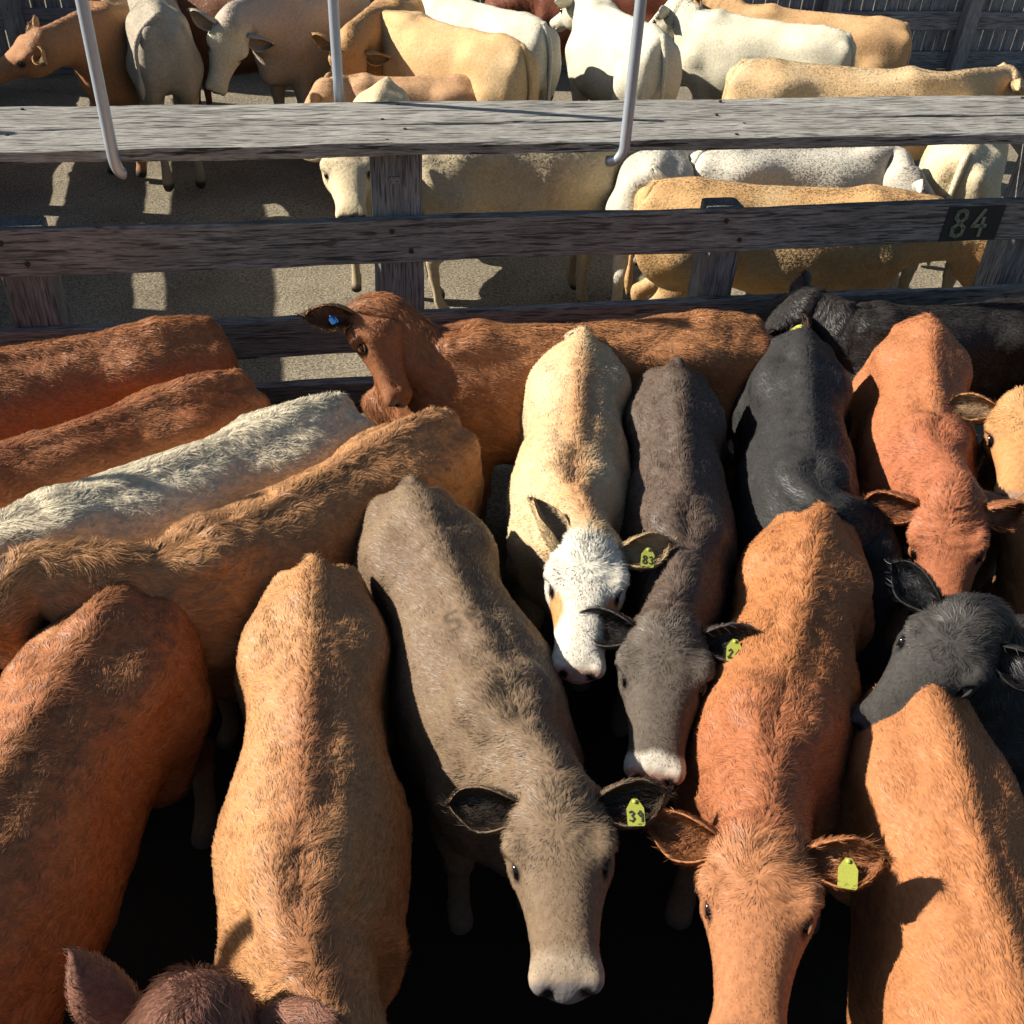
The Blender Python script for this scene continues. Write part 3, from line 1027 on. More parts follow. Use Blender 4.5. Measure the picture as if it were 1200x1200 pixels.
def cow(sp):
    COWN[0] += 1
    seed = COWN[0]
    r = np.random.default_rng(100 + seed)
    hi = sp.get('hi', True)
    Vb, Fb = BASE_HI if hi else BASE_LO
    sp['name_'] = sp.get('name_', str(seed))
    pose = Pose(sp)
    # --- assemble canonical geometry: body + ears + tail in one mesh
    P = Vb.copy()
    # body shape: belly / muscle variation in canonical space
    fat = sp.get('fat', 0.0)
    P[:, 1] *= 1 + fat * np.exp(-((P[:, 0] - .75) / .35) ** 2)
    nz = vnoise(P, .16, seed * 7.3)
    nz2 = vnoise(P, .055, seed * 3.1)
    Nb = vnormals(P, Fb)
    headm = ss(1.8, 1.95, P[:, 0])
    P += Nb * ((nz[:, :1] * (.009 if hi else .007) + nz2[:, :1] * (.003 if hi else .0008)) * (1 - headm[:, None]))
    # neck folds
    fold = np.sin(P[:, 0] * 95 + 3 * nz[:, 1]) * .0012 * ss(1.3, 1.42, P[:, 0]) * ss(1.85, 1.7, P[:, 0])
    P += Nb * fold[:, None]
    hv = ss(1.85, 2.0, P[:, 0]); hxx, _, _ = head_local(P)
    P[:, 1] *= 1 + hv * (r.uniform(-.05, .05) + r.uniform(-.09, .09) * ss(.2, .4, hxx))
    wr = np.sin((hxx - .05) * 150 + 5 * nz2[:, 1] + np.abs(P[:, 1]) * 60) * .0016 * ss(.02, .07, hxx) * ss(.24, .16, hxx) * hv
    P += Nb * wr[:, None]
    parts_V = [P]; parts_F = [Fb]; kinds = [np.zeros(len(P))]; uvs = [np.zeros((len(P), 2))]
    off = len(P)
    ears = sp.get('ears', ({}, {}))
    einfo = []
    for side, e in ((1, ears[0]), (-1, ears[1])):     # +1 = animal's left
        if e is None:
            continue
        Vw, Fc, inner, uv, info = ear_mesh(side, **e)
        parts_V.append(Vw); parts_F.append(Fc + off); kinds.append(1 + inner); uvs.append(uv)
        off += len(Vw); einfo.append((side, info))
    W = pose.apply(P)
    Ws = [W]
    for Vw in parts_V[1:]:
        Ws.append(pose.apply(Vw, head_only=True))
    # tail
    tb = np.array([[-.03, 0, 1.235]]); tbw = pose.apply(tb)[0]
    back = pose.Rb @ np.array([-1, 0, 0]); lat = pose.Rb @ np.array([0, 1, 0])
    ts = sp.get('tail', 0.0)                          # sideways swing: +1 lies over the animal's left hip
    pts = []
    for t in np.linspace(0, 1, 16):
        q = tbw + back * (.05 + .10 * math.sin(min(t * 2.2, 1) * 1.57)) + lat * ts * (.26 * math.sin(min(t * 2.0, 1) * 1.57)) \
            + UP * (.012 - (.80 * t ** 1.15) * (1 - .25 * abs(ts)) + .0)
        pts.append(q)
    if abs(ts) > .5:
        pts = [q - back * .055 * math.sin(min(i / 15 * 2.0, 1) * 3.14) for i, q in enumerate(pts)]
    pts = [tbw - back * .05 - UP * .005] + pts
    rad = np.array([.034] + list(np.linspace(.030, .014, 12)) + [.022, .028, .022, .006])
    tv, tf = tube_data(pts, rad, 8)
    tf = np.array([f if len(f) == 4 else (f[0], f[1], f[2], f[2]) for f in tf])
    tf = tf[tf[:, 2] != tf[:, 3]]
    Ws.append(np.array(tv)); parts_F.append(tf + off); kinds.append(np.full(len(tv), 3.0)); uvs.append(np.zeros((len(tv), 2)))
    off += len(tv)
    Wv = np.concatenate(Ws); F = np.concatenate(parts_F); kind = np.concatenate(kinds); uv = np.concatenate(uvs)
    Pc = np.concatenate(parts_V + [np.tile([[-.1, 0, 1.0]], (len(tv), 1))])
    # colours
    nzc = vnoise(Pc, .22, seed * 5.7) * .7 + vnoise(Pc, .05, seed * 2.7) * .3
    colr = pelt_colour(Pc, sp, nzc)
    earc = np.array(sp.get('earcol', sp['col'])); inn = np.array(sp.get('earin', tuple(np.array(sp['col']) * .45)))
    m1 = kind == 1; m2 = kind == 2
    colr[m1] = earc * (1 + .15 * nzc[m1, :1])
    rimw = ss(.55, .95, np.abs(uv[m2, 1]))[:, None]
    colr[m2] = inn * (1 - rimw) + earc * 1.05 * rimw
    m3 = kind == 3
    colr[m3] = np.array(sp.get('tailcol', sp['col']))
    colr = np.clip(colr, .004, .95)
    loc = Vector(pose.C_at(.6)); loc.z = 0
    root = empty('cow', loc, sp['label'], 'cow', sp['group'])
    inv = Matrix.Translation(-loc)
    rgba = np.concatenate([colr * (.85 if hi else .95), np.ones((len(colr), 1))], 1)
    me = fast_mesh('body', Wv, F, M_SKIN, {'pelt': ('FLOAT_COLOR', rgba)})
    body = bpy.data.objects.new('body', me); COL.objects.link(body)
    body.parent = root; body.matrix_parent_inverse = inv
    # eyes
    for side in (1, -1):
        c = PC + .205 * HA + np.array([0, side * .108, 0]) - .05 * HN
        cw = pose.apply(c[None], head_only=True)[0]
        ev, ef = [], []
        R0 = .0205 * pose.hs
        nlat, nlon = (10, 14) if hi else (6, 8)
        for i in range(nlat + 1):
            for j in range(nlon):
                th = math.pi * i / nlat; ph = 2 * math.pi * j / nlon
                ev.append(cw + R0 * np.array([math.sin(th) * math.cos(ph), math.sin(th) * math.sin(ph), math.cos(th)]))
        for i in range(nlat):
            for j in range(nlon):
                ef.append((i * nlon + j, (i + 1) * nlon + j, (i + 1) * nlon + (j + 1) % nlon, i * nlon + (j + 1) % nlon))
        eo = mesh_obj('eye', ev, ef, M_EYE, root, smooth=True); eo.matrix_parent_inverse = inv
        if hi:   # upper lid with lashes: a short curved roll over the eye
            lv, lf4 = [], []
            for up_ in (1, -1):
                lp = []
                for t in np.linspace(-1, 1, 9):
                    q = PC + (.205 + .026 * t) * HA + np.array([0, side * (.115 + .0065 * (1 - t * t)), 0]) + (-.050 + up_ * (.013 if up_ > 0 else .017) * (1 - t * t)) * HN
                    lp.append(pose.apply(q[None], head_only=True)[0])
                v_, f_ = tube_data(lp, np.array([.002, .004, .0065, .0075, .008, .0075, .0065, .004, .002]) * (1 if up_ > 0 else .7), 6)
                k_ = len(lv); lv += list(v_); lf4 += [tuple(i + k_ for i in f) for f in f_]
            lo = mesh_obj('eyelid', lv, lf4, M_SKIN, root, smooth=True); lo.matrix_parent_inverse = inv
            ca = lo.data.attributes.new('pelt', 'FLOAT_COLOR', 'POINT')
            lc = np.array(sp.get('lid', tuple(np.array(sp.get('face', sp['col'])) * .55)))
            ca.data.foreach_set('color', np.tile(np.r_[lc, 1].astype(np.float32), len(lv)))
    # ear tags
    for (side, kcol, txt) in sp.get('tags', ()):
        for sd, (base, D, Fd, Wd, Ln) in einfo:
            if sd != side:
                continue
            cc = base + D * Ln * .50 + Fd * .046
            down = HA * 1.0
            O_ = cc + np.array([-.004, 0, .004])
            Xl = D * (1 if side > 0 else 1); Yl = np.array([-1.0, 0, .25]); Yl /= np.linalg.norm(Yl)
            Xl = Xl - Yl * Xl.dot(Yl); Xl /= np.linalg.norm(Xl); Zl = np.cross(Xl, Yl)
            if Zl.dot(Fd) < 0:
                Xl = -Xl; Zl = -Zl
            tw, th_ = (.045, .058) if kcol == 'y' else (.036, .036)
            pf = [(-.28, 0.06), (-.5, -.22), (-.5, -.92), (-.42, -1.0), (.42, -1.0), (.5, -.92), (.5, -.22), (.28, .06), (.15, .2), (-.15, .2)]
            vv = []
            for z_ in (0, .003):
                for (a, b_) in pf:
                    vv.append(O_ + Xl * a * tw + Yl * b_ * th_ + Zl * z_)
            k_ = len(pf)
            ffc = [tuple(range(k_))[::-1], tuple(range(k_, 2 * k_))] + [(i, (i + 1) % k_, k_ + (i + 1) % k_, k_ + i) for i in range(k_)]
            vv = np.array(vv)
            can = PC + vv[:, :1] * HA + vv[:, 1:2] * np.array([0, 1, 0]) + vv[:, 2:3] * HN
            wv = pose.apply(can, head_only=True)
            to = mesh_obj('ear_tag', wv, ffc, {'y': M_TAGY, 'b': M_TAGB, 'w': M_TAGW}[kcol], root); to.matrix_parent_inverse = inv
            st_ = [pose.apply((PC + np.stack([HA, [0, 1, 0], HN], 1) @ (O_ + Yl * .004 + Zl * q_))[None], head_only=True)[0] for q_ in (-.03, .001, .0065)]
            sv_, sf_ = tube_data(st_, [.003, .0065, .006], 10)
            so_ = mesh_obj('tag_stud', sv_, sf_, {'y': M_TAGY, 'b': M_TAGB, 'w': M_TAGW}[kcol], root, smooth=True); so_.matrix_parent_inverse = inv
            if txt:
                o3 = O_ + Zl * .0035 - Xl * tw * .40 - Yl * th_ * .80
                M3 = np.stack([HA, [0, 1, 0], HN], 1)
                ow = pose.apply((PC + M3 @ o3)[None], head_only=True)[0]
                xw = pose.Rh @ M3 @ Xl; yw = pose.Rh @ M3 @ Yl
                do = digits('tag_number', txt, ow, xw, yw, .027, .0042, M_INK, root, .0)
                do.matrix_parent_inverse = inv
    # --- coat: short hair strands rooted on the hide
    dens = sp.get('dens', 21000) if hi else sp.get('dens', 13000)
    Nw = vnormals(Wv, F)
    a = np.linalg.norm(np.cross(Wv[F[:, 2]] - Wv[F[:, 0]], Wv[F[:, 3]] - Wv[F[:, 1]]), axis=1) * .5
    cen = Wv[F].mean(1)
    px, py, zc = project(cen)
    inview = (px > -130) & (px < 1330) & (py > -130) & (py < 1330) & (cen[:, 2] > .35)
    fn = Nw[F].mean(1)
    vd = np.array([0, 0, CAMH]) - cen; vd /= np.linalg.norm(vd, axis=1, keepdims=True)
    facing = (fn * vd).sum(1) > -.35
    w = a * inview * facing
    w[kind[F[:, 0]] == 2] *= 1.6; w[kind[F[:, 0]] == 1] *= 1.6
    tot = w.sum()
    n = int(tot * dens * sp.get('dm', 1.0) * 1.0)
    if n < 50:
        return root
    fi_ = r.choice(len(F), n, p=w / tot)
    b1, b2 = r.random(n), r.random(n)
    q0, q1, q2, q3 = (F[fi_, k] for k in range(4))
    ws = [(1 - b1) * (1 - b2), b1 * (1 - b2), b1 * b2, (1 - b1) * b2]
    def bl(A):
        return sum(ws[k][:, None] * A[F[fi_, k]] for k in range(4))
    Rt = bl(Wv); Rn = bl(Nw); Rn /= np.linalg.norm(Rn, axis=1, keepdims=True) + 1e-9
    Rc = bl(Pc); kd = kind[F[fi_, 0]]
    # flow in canonical space, carried to the world through the pose
    Pn = vnormals(np.concatenate(parts_V + [np.array(tv)]), F)
    Rcn = bl(Pn); Rcn /= np.linalg.norm(Rcn, axis=1, keepdims=True) + 1e-9
    fdc = flow_dir(Rc, Rcn)
    eps = .004
    isb = kd == 0
    Dw = np.zeros_like(Rt)
    Dw[isb] = pose.apply(Rc[isb] + fdc[isb] * eps) - pose.apply(Rc[isb])
    ise = (kd == 1) | (kd == 2)
    if ise.any():
        e_ = fdc[ise] * 0 + np.stack([0 * kd[ise], np.sign(Rc[ise, 1]), 0 * kd[ise]], 1)
        Dw[ise] = pose.apply(Rc[ise] + e_ * eps, head_only=True) - pose.apply(Rc[ise], head_only=True)
    Dw[kd == 3] = (0, 0, -1)
    Dw -= Rn * (Dw * Rn).sum(1, keepdims=True)
    Dw /= np.linalg.norm(Dw, axis=1, keepdims=True) + 1e-9
    hx, hy, hz = head_local(Rc)
    hdm = ss(-.02, .05, hx) * (Rc[:, 0] > 1.75)
    crown = np.exp(-((hx - .05) / .09) ** 2) * hdm * (hz > -.08)
    face = ss(.18, .28, hx) * hdm
    shag = sp.get('shag', 1.0)
    neckm = ss(1.15, 1.4, Rc[:, 0]) * (1 - hdm)
    spine = np.exp(-(Rc[:, 1] / .05) ** 2) * (Rc[:, 2] > 1.05) * (1 - hdm)
    Lh = .022 * (1 + .25 * neckm * shag + .35 * spine * shag) * (.75 + .25 * shag)
    Lh = Lh * (1 - .45 * hdm) * (1 - .45 * face) + crown * .012 * sp.get('crown', 1.0)
    Lh = np.where(kd == 1, .015, np.where(kd == 2, .032, np.where(kd == 3, .03, Lh)))
    Lh *= r.uniform(.65, 1.25, n)
    if not hi:
        Lh *= .6
    if 'brand' in sp:
        Lh = Lh * (1 - .72 * ss(.030, .012, brand_dist(Rc, sp['brand'])) * (Rc[:, 2] > 1.05))
    nose = (hx > .47) & (Rc[:, 0] > 1.75) & (kd == 0)
    socket = (np.sqrt((hx - .205) ** 2 + (np.abs(hy) - .10) ** 2 + (hz + .05) ** 2) < .028) & (kd == 0)
    keep = ~nose & ~socket
    # curl / clump field shared by neighbours
    cs = sp.get('clump', .028)
    cA = vnoise(Rc, cs, seed * 1.9); cB = vnoise(Rc, cs * 2.6, seed * 4.1 + 9)
    curl = sp.get('curl', .30 if hi else .15); rg = min(curl / .6, 1.6)
    lift = sp.get('lift', .18 if hi else .02) + .09 * rg * cA[:, :1] + .13 * (spine * .5 + crown)[:, None] * shag
    side = np.cross(Rn, Dw)
    earj = ((kd == 1) | (kd == 2))[:, None] * 1.0
    lift = lift + earj * .35
    d1 = Dw + side * (cA[:, 1:2] * curl + cB[:, :1] * curl * .8) + Rn * lift + r.normal(0, .10, (n, 3)) * (1 + 2.5 * earj)
    d1 /= np.linalg.norm(d1, axis=1, keepdims=True)
    d2 = Dw + side * (cA[:, 1:2] * curl * 2.0 + cB[:, :1] * curl + cA[:, 2:] * curl * .6) + Rn * (lift * .35) + r.normal(0, .14, (n, 3))
    d2 /= np.linalg.norm(d2, axis=1, keepdims=True)
    K = 3
    pos = np.stack([Rt - Rn * .001, Rt + d1 * (Lh * .5)[:, None], Rt + d1 * (Lh * .5)[:, None] + d2 * (Lh * .5)[:, None]], 1)
    nzc = vnoise(Rc, .22, seed * 5.7) * .7 + vnoise(Rc, .05, seed * 2.7) * .3
    hc = pelt_colour(Rc, sp, nzc)
    m1 = kd == 1; m2 = kd == 2; m3 = kd == 3
    hc[m1] = earc * (1 + .15 * nzc[m1, :1])
    hc[m2] = (inn * .7 + earc * .3)
    hc[m3] = np.array(sp.get('tailcol', sp['col']))
    streak = vnoise(Rc * np.array([.16, 1, 1]), .0065, seed)[:, 0] + .6 * vnoise(Rc * np.array([.3, 1, 1]), .03, seed + 4)[:, 0]
    hc = hc * (r.uniform(.82, 1.16, n) * (1 + .10 * rg * cA[:, 0] + .13 * streak))[:, None]
    hc = np.clip(hc, .003, .95)
    skn = Rn + r.normal(0, .07 if sp.get('gloss') else .13, (n, 3)) + side * (cA[:, 1:2] * .30 * rg) - Dw * (.10 + .22 * rg * cA[:, :1])
    skn /= np.linalg.norm(skn, axis=1, keepdims=True)
    pos, hc, skn = pos[keep], hc[keep], skn[keep]
    zc_ = zc[fi_][keep]
    n = len(pos)
    rad0 = np.clip((.00021 if hi else .00015) * zc_ * sp.get('rad', 1.0), .0005, .003)
    cd = bpy.data.hair_curves.new('coat')
    cd.add_curves([K] * n)
    cd.points.foreach_set('position', pos.astype(np.float32).ravel())
    rr = np.stack([rad0, rad0 * .85, rad0 * .2], 1).astype(np.float32)
    ra = cd.attributes.get('radius') or cd.attributes.new('radius', 'FLOAT', 'POINT')
    ra.data.foreach_set('value', rr.ravel())
    ca = cd.attributes.new('pelt', 'FLOAT_COLOR', 'CURVE')
    ca.data.foreach_set('color', np.concatenate([hc, np.ones((n, 1))], 1).astype(np.float32).ravel())
    na = cd.attributes.new('skn', 'FLOAT_VECTOR', 'CURVE')
    na.data.foreach_set('vector', skn.astype(np.float32).ravel())
    cd.materials.append(M_HAIR_GLOSS if sp.get('gloss') else M_HAIR)
    ho = bpy.data.objects.new('coat', cd); COL.objects.link(ho)
    ho.parent = root; ho.matrix_parent_inverse = inv
    HAIR_TOTAL[0] += n
    return root


# ------------------------------------------------------------------ the herd
RED = (.43, .17, .072); REDD = (.30, .085, .035); ORG = (.50, .20, .075); TAN = (.52, .25, .10)
TAUPE = (.215, .146, .090); DBR = (.125, .088, .066); BLK = (.034, .032, .031); CRM = (.66, .47, .27)
WHT = (.66, .60, .49); LTAN = (.62, .38, .18)
NEAR = 'brown, black and cream cattle crowded in the near pen'
FAR = 'pale and tan cattle standing in the pen beyond the fence'

front = [
    dict(name_='F1', T=(222, 378), D=(0, 416), h=1.26, col=RED, alt=ORG, np=-.2, shag=1.3, curl=.6, w=1.02,
         label='red-brown cow nearest the fence on the left, its head out of view'),
    dict(name_='F2', T=(258, 442), D=(0, 530), h=1.22, col=RED, alt=(.33, .10, .04), np=-.2, shag=1.3, curl=.6,
         label='red-brown cow squeezed between another red one and the curly white cow'),
    dict(name_='F3', T=(380, 470), D=(0, 618), h=1.27, col=(.78, .67, .47), alt=(.66, .54, .37), altw=.5, np=-.25, shag=1.5, curl=1.0, clump=.02, w=1.04,
         label='curly coated white cow standing slantwise among the brown ones'),
    dict(name_='F4', T=(507, 490), D=(235, 632), h=1.27, L=1.12, P=(5, 712, 1.28), M=(-110, 800), hs=1.12, col=(.56, .28, .12), alt=(.40, .19, .085), altw=.6, shag=2.2, curl=1.0,
         ears=(dict(droop=.5, back=-.2), {}),
         label='tan cow with a shaggy dark neck, standing just below the white cow'),
    dict(name_='F5', T=(132, 700), D=(-70, 1005), h=1.28, col=(.40, .155, .064), alt=(.46, .205, .085), np=-.35, ny=-.2, shag=1.8, curl=1.1, clump=.03, w=1.10, tail=-.3,
         label='large chestnut cow with a curly flank filling the lower left corner'),
    dict(name_='F6', T=(-.75, -.62, 0), D=(-.70, .5, 0), h=1.30, L=1.1, P=(235, 1162, 1.36), hdir=(.25, 0, -.97), col=(.28, .13, .085), alt=(.20, .085, .055), shag=2.2, curl=1.1, crown=2.6, hs=1.15,
         ears=(dict(back=-.75, droop=-.5, twist=1.1, size=.9), dict(back=-.1, droop=.1)), tail=0,
         label='dark brown cow with only its woolly crown and ears showing at the bottom edge'),
    dict(name_='F7', T=(366, 672), D=(349, 1100), h=1.30, L=1.10, P=(380, 1240, 1.2), hdir=(.45, 0, -.9), col=(.53, .27, .118), alt=(.50, .23, .09), spine=(.38, .155, .07), spine_from=.3, spinew=.75, shag=1.5, curl=.55, w=1.02, fat=.05,
         label='golden brown cow with a reddish spine stripe, directly left of the taupe grey cow'),
    dict(name_='F8', T=(487, 575), D=(612, 850), h=1.30, L=1.03, P=(652, 918, 1.33), M=(664, 1150, 1.27), hs=.98, brand=[[(-.045, .775), (-.065, .765), (-.082, .78), (-.078, .80), (-.055, .812), (-.042, .83), (-.052, .85), (-.075, .855)], [(-.022, .80), (-.012, .86)], [(-.022, .80), (.004, .79), (.012, .805), (-.002, .825), (-.018, .828), (.015, .855), (.038, .85)]], col=TAUPE, alt=(.19, .125, .08), altw=.6, shag=1.1, crown=1.6,
         nose=(.20, .175, .165), ring=(.40, .31, .22), rim=(.02, .015, .012), earin=(.022, .018, .016), tags=((1, 'y', '39'),), roll=0, w=1.04, fat=.05,
         label='taupe grey cow facing the camera, yellow tag in one dark ear'),
    dict(name_='F9', T=(683, 395), D=(672, 570), h=1.30, L=1.02, P=(692, 626, 1.34), M=(677, 783, 1.19), hs=.97, col=(.70, .51, .30), alt=(.66, .42, .21), spine=(.50, .24, .10), spinew=.75, face=(.76, .70, .57), eyepatch=(.55, .28, .11),
         nose=(.50, .33, .26), rim=(.10, .07, .05), tags=((1, 'y', '83'),), earcol=(.60, .42, .22), earin=(.50, .35, .21), tail=-.9, crown=1.4, w=1.02,
         ears=(dict(back=-.25), dict(back=-1.3, droop=-.3, twist=.9)),
         label='cream cow with a white face and an ochre patch below the eye'),
    dict(name_='F10', T=(795, 432), D=(806, 610), h=1.27, L=1.10, P=(785, 722, 1.28), M=(766, 912, 1.13), hs=1.02, col=DBR, alt=(.085, .055, .042), face=(.118, .094, .074), blaze=(.62, .56, .46), blaze_from=.405,
         nose=(.42, .25, .20), rim=(.05, .04, .035), tags=((1, 'y', '26'),), earcol=(.11, .09, .078), earin=(.02, .018, .016), w=.97, shag=1.3, curl=.6, crown=.5,
         label='dark brown cow with a smooth grey-brown face and white muzzle'),
    dict(name_='F11', T=(945, 395), D=(955, 590), h=1.29, L=1.12, P=(1022, 618, 1.12), hdir=(.5, .1, -.85), col=BLK, alt=(.046, .044, .043), gloss=True, tail=-.95, shag=.8, lift=.12,
         label='glossy black cow between the dark brown cow and the brick red one'),
    dict(name_='F12', T=(1090, 378), D=(1102, 540), h=1.29, L=1.0, P=(1114, 580, 1.34), M=(1106, 692, 1.08), hs=1.0, col=(.45, .165, .07), alt=(.47, .19, .085), fore=(.38, .125, .06), tail=-.9, nose=(.35, .2, .16),
         ears=(dict(back=-.1, droop=.9), dict(back=.0)), tags=((-1, 'b', ''),) if False else (),
         label='brick red cow at the right, one broad ear spread over the glossy black cow'),
    dict(name_='F13', T=(1500, 440), D=(1290, 470), h=1.28, L=1.15, P=(1204, 466, 1.38), M=(1188, 620, 1.2), hs=1.0, col=(.50, .235, .09), alt=(.53, .29, .12), nose=(.4, .25, .18), crown=1.6, earin=(.30, .2, .12),
         label='orange tan cow at the right edge, its striped ear touching the brick red cow'),
    dict(name_='F13b', T=(1560, 560), D=(1390, 590), h=1.26, L=1.1, P=(1268, 588, 1.26), M=(1262, 730), hs=1.1, col=(.48, .24, .11), earcol=(.42, .24, .14), earin=(.45, .3, .2), tags=((-1, 'y', '6'),),
         ears=({}, dict(droop=.25)),
         label='tan cow at the right edge showing just an ear with a large yellow tag'),
    dict(name_='F14', T=(962, 606), D=(905, 870), h=1.30, L=1.0, P=(895, 966, 1.34), M=(876, 1218, 1.22), hs=1.02, col=(.45, .178, .066), alt=(.48, .20, .078), fore=(.38, .13, .06), face=(.43, .185, .082), facew=.9, shag=1.5, crown=2.0, curl=.6,
         nose=(.45, .28, .2), rim=(.12, .05, .03), tail=-.2, earcol=(.50, .20, .08), earin=(.34, .13, .05), tags=((1, 'y', ''),), w=1.03, fat=.06,
         label='bright orange cow in front with a long pale nose reaching the bottom edge'),
    dict(name_='F15', T=(1520, 700), D=(1290, 740), h=1.22, L=1.1, P=(1172, 706, 1.46), M=(1056, 838, 1.26), hs=1.0, col=BLK, alt=(.055, .057, .062), face=(.062, .056, .051), earin=(.03, .03, .032), nose=(.10, .10, .11), shag=1.4, crown=1.5, rim=(.02, .02, .02), curl=.7,
         label='black cow reaching in from the right with its muzzle over the orange rump'),
    dict(name_='F16', T=(1098, 818), D=(1180, 1110), h=1.28, L=1.2, np=-.3, col=(.46, .185, .073), alt=(.49, .21, .085), shag=1.0, w=1.0, fat=.05,
         label='orange cow in the lower right corner, its rump under the black cow’s muzzle'.replace('’s', '')),
    dict(name_='F17', T=(866, 374), D=(600, 388), h=1.27, L=1.35, P=(408, 370, 1.32), M=(464, 505, .92), hs=.92, col=(.47, .205, .085), alt=(.43, .17, .07), fore=(.39, .15, .065), shag=1.5, curl=.5, crown=1.2, tuft=1,
         face=(.28, .11, .05), facew=.8, hint=[-.85, .45, .2], nose=(.3, .2, .15), earcol=(.42, .26, .14), earin=(.13, .035, .02), tags=((1, 'b', ''),), w=.98, tail=.2,  # face colour darkened to carry the fence's shade on the head
         ears=(dict(back=-.5, droop=-1.3, size=1.05, facing=(.1, 1.0, .25)), dict(back=-.2, droop=.1)),
         label='long chestnut cow standing sideways along the fence with a small blue ear tag'),
    dict(name_='F18', T=(1240, 356), D=(1050, 366), h=1.20, L=1.05, P=(948, 348, 1.22), hdir=(.75, -.35, -.55), hs=1.0, col=(.030, .026, .024), alt=(.022, .020, .020), earin=(.25, .15, .12), earcol=(.06, .05, .045), tags=((1, 'y', ''),), shag=.9,
         label='nearly black cow along the fence behind the glossy black one, tagged ear upright'.replace('lying low', 'standing')),
]
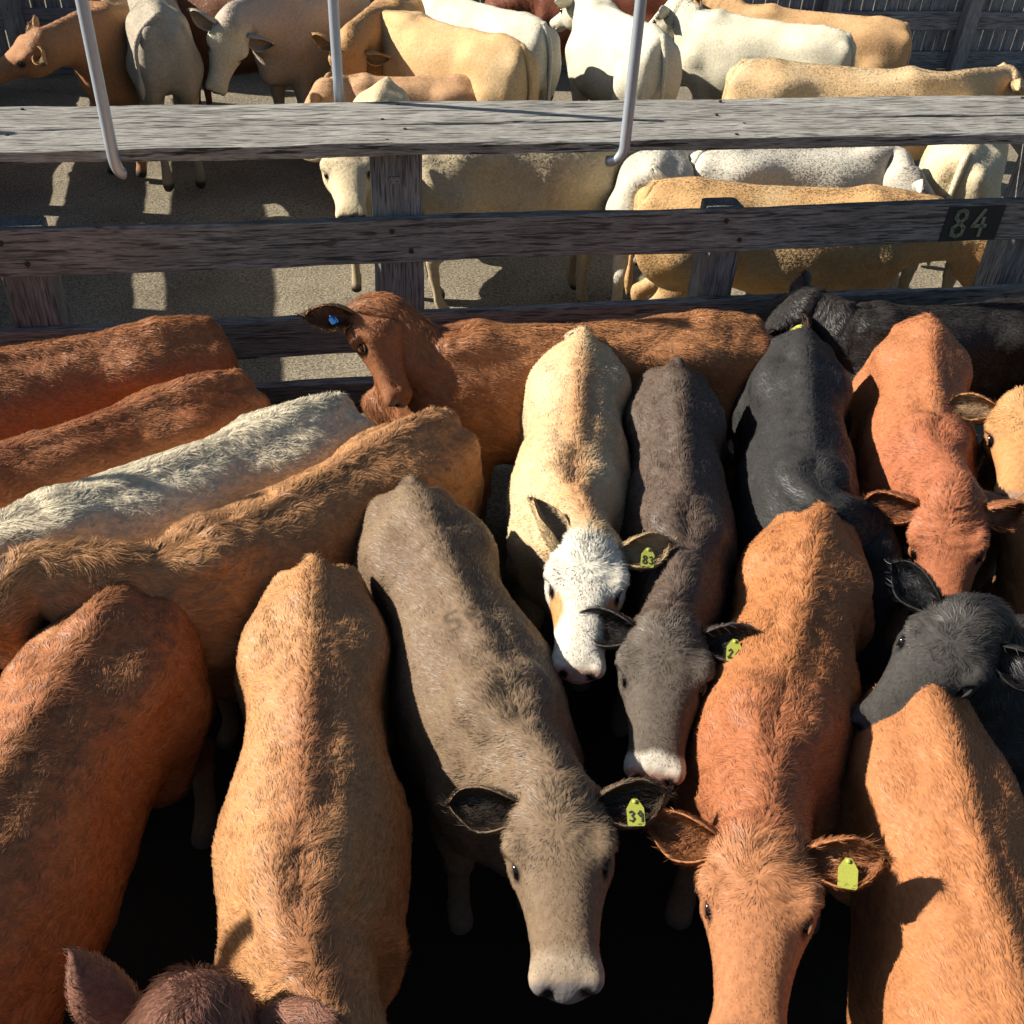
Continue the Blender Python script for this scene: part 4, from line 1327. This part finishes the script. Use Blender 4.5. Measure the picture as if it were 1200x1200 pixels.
back = [
    dict(name_='B1', Wp=(112, 8, -95), h=1.46, L=1.15, P=(46, 40, 1.42), hdir=(.3, -.8, -.45), hs=1.05, col=(.58, .34, .15), fore=(.38, .17, .08), w=1.1,  # fore colour paints the shade on its neck into the coat
         label='tan cow with a shaded neck behind the leftmost steel rod'),
    dict(name_='B2', T=(184, 12), D=(179, 0), h=1.52, L=1.15, np=-.1, tail=.9, col=(.42, .36, .27), w=1.1,
         label='drab cream cow just right of the tan cow with the shaded neck'),
    dict(name_='B3', Wp=(328, -12, -112), h=1.50, L=1.1, P=(272, 30, 1.40), M=(250, 112), hs=1.15, col=(.50, .42, .32), face=(.70, .62, .44), fore=(.45, .36, .28), earin=(.35, .22, .13), nose=(.12, .09, .07), w=1.15,
         label='pale cow facing the camera with a cream face and one ear held out'),
    dict(name_='B4', Wp=(215, -22, 170), h=1.40, L=1.2, np=-.3, col=(.18, .08, .045),
         label='dark brown cow half hidden behind the pale cow that faces the camera'),
    dict(name_='B5', Wp=(455, 4, -115), h=1.42, L=1.1, P=(412, 52, 1.28), M=(396, 130), hs=1.1, col=(.50, .28, .12), w=1.15,
         label='golden tan cow bending its head down behind the middle steel rod'),
    dict(name_='B5b', Wp=(425, 92, 190), h=1.12, L=.9, P=(380, 98, 1.10), hdir=(.6, -.3, -.74), hs=.95, col=(.55, .32, .17), earin=(.45, .25, .16),
         label='small tan calf showing an ear and its crown above the walkway'),
    dict(name_='B6', T=(604, 50), D=(540, 34), h=1.42, L=1.15, np=-.3, col=(.62, .40, .19), alt=(.66, .48, .27), tail=0, w=1.15,
         label='sandy cow above the planks, rump turned to the camera and tail hanging straight'),
    dict(name_='B7', T=(630, 24), D=(580, 10), h=1.46, L=1.15, np=-.2, col=(.66, .60, .46), w=1.15,
         label='off-white cow directly behind the sandy rump'),
    dict(name_='B8', Wp=(650, -30, 175), h=1.40, L=1.15, np=-.5, col=(.20, .065, .035),
         label='dark red cow in the gap between two white ones'),
    dict(name_='B9', T=(772, 38), D=(735, 20), h=1.44, L=1.05, P=(684, -6, 1.42), hdir=(.8, .1, -.5), hs=1.05, col=(.68, .62, .47), w=1.15,
         label='white cow with a dark hollow beside its tail, behind the bent steel rod'),
    dict(name_='B10', T=(985, 38), D=(850, 18), h=1.34, L=1.2, P=(800, 6, 1.36), hdir=(.7, -.2, -.6), col=(.68, .62, .46), w=1.12,
         label='white cow standing side on in front of a tan one at the upper right'),
    dict(name_='B11', T=(1052, 26), D=(900, 10), h=1.32, L=1.25, P=(818, -6, 1.36), hdir=(.7, .2, -.6), col=(.60, .36, .17), alt=(.64, .42, .22),
         label='tan cow behind the white one, its rump against the grey palings'),
    dict(name_='B12', T=(882, 72), D=(1100, 88), h=1.34, L=1.35, P=(1185, 84, 1.30), hdir=(.8, 0, -.6), col=(.62, .42, .22), alt=(.66, .50, .30), w=1.1,
         label='sandy cow stretched out along the top of the walkway, head to the right'),
    dict(name_='B13', T=(512, 152), D=(660, 148), h=1.34, L=1.1, np=-.5, col=(.58, .48, .31), alt=(.5, .40, .26), shag=1.6, curl=.9, w=1.1,
         label='shaggy cream cow seen side on between the rails right of the broad post'),
    dict(name_='B14', T=(452, 95), D=(425, 150), h=1.30, L=1.0, P=(404, 163, 1.34), M=(411, 244, 1.08), hs=1.12, col=(.58, .46, .28), face=(.66, .54, .34), nose=(.06, .05, .04), ears=({}, dict(back=-.05)), earcol=(.6, .5, .34),
         label='cream cow peering between the rails left of the broad post'),
    dict(name_='B15', T=(768, 192), D=(790, 140), h=1.26, L=1.1, np=-.3, col=(.56, .52, .42), tail=-.9, w=1.12,
         label='pale grey rump turned to the camera beneath the bent rod'),
    dict(name_='B16', T=(782, 214), D=(1000, 226), h=1.28, L=1.35, np=-.35, col=(.60, .36, .16), alt=(.60, .44, .24), shag=1.4, tail=-.5, w=1.08,
         label='sandy orange cow side on behind the middle rail, tail curled at its rump'),
    dict(name_='B17', T=(838, 172), D=(985, 172), h=1.28, L=1.15, P=(1052, 182, 1.24), hdir=(.75, -.2, -.62), hs=1.0, col=(.66, .61, .50), fore=(.45, .41, .34),
         label='white back showing between walkway and rail beyond the sandy orange cow'),
    dict(name_='B18', T=(1135, 176), D=(1150, 125), h=1.32, L=1.1, np=-.2, col=(.70, .60, .40), alt=(.64, .46, .24), tail=.1, w=1.15,
         label='cream rump turned to the camera above the painted number'),
]
for sp in front:
    sp['group'] = NEAR; sp['hi'] = True
for sp in back:
    sp['group'] = FAR; sp['hi'] = False
for sp in front + back:
    cow(sp)
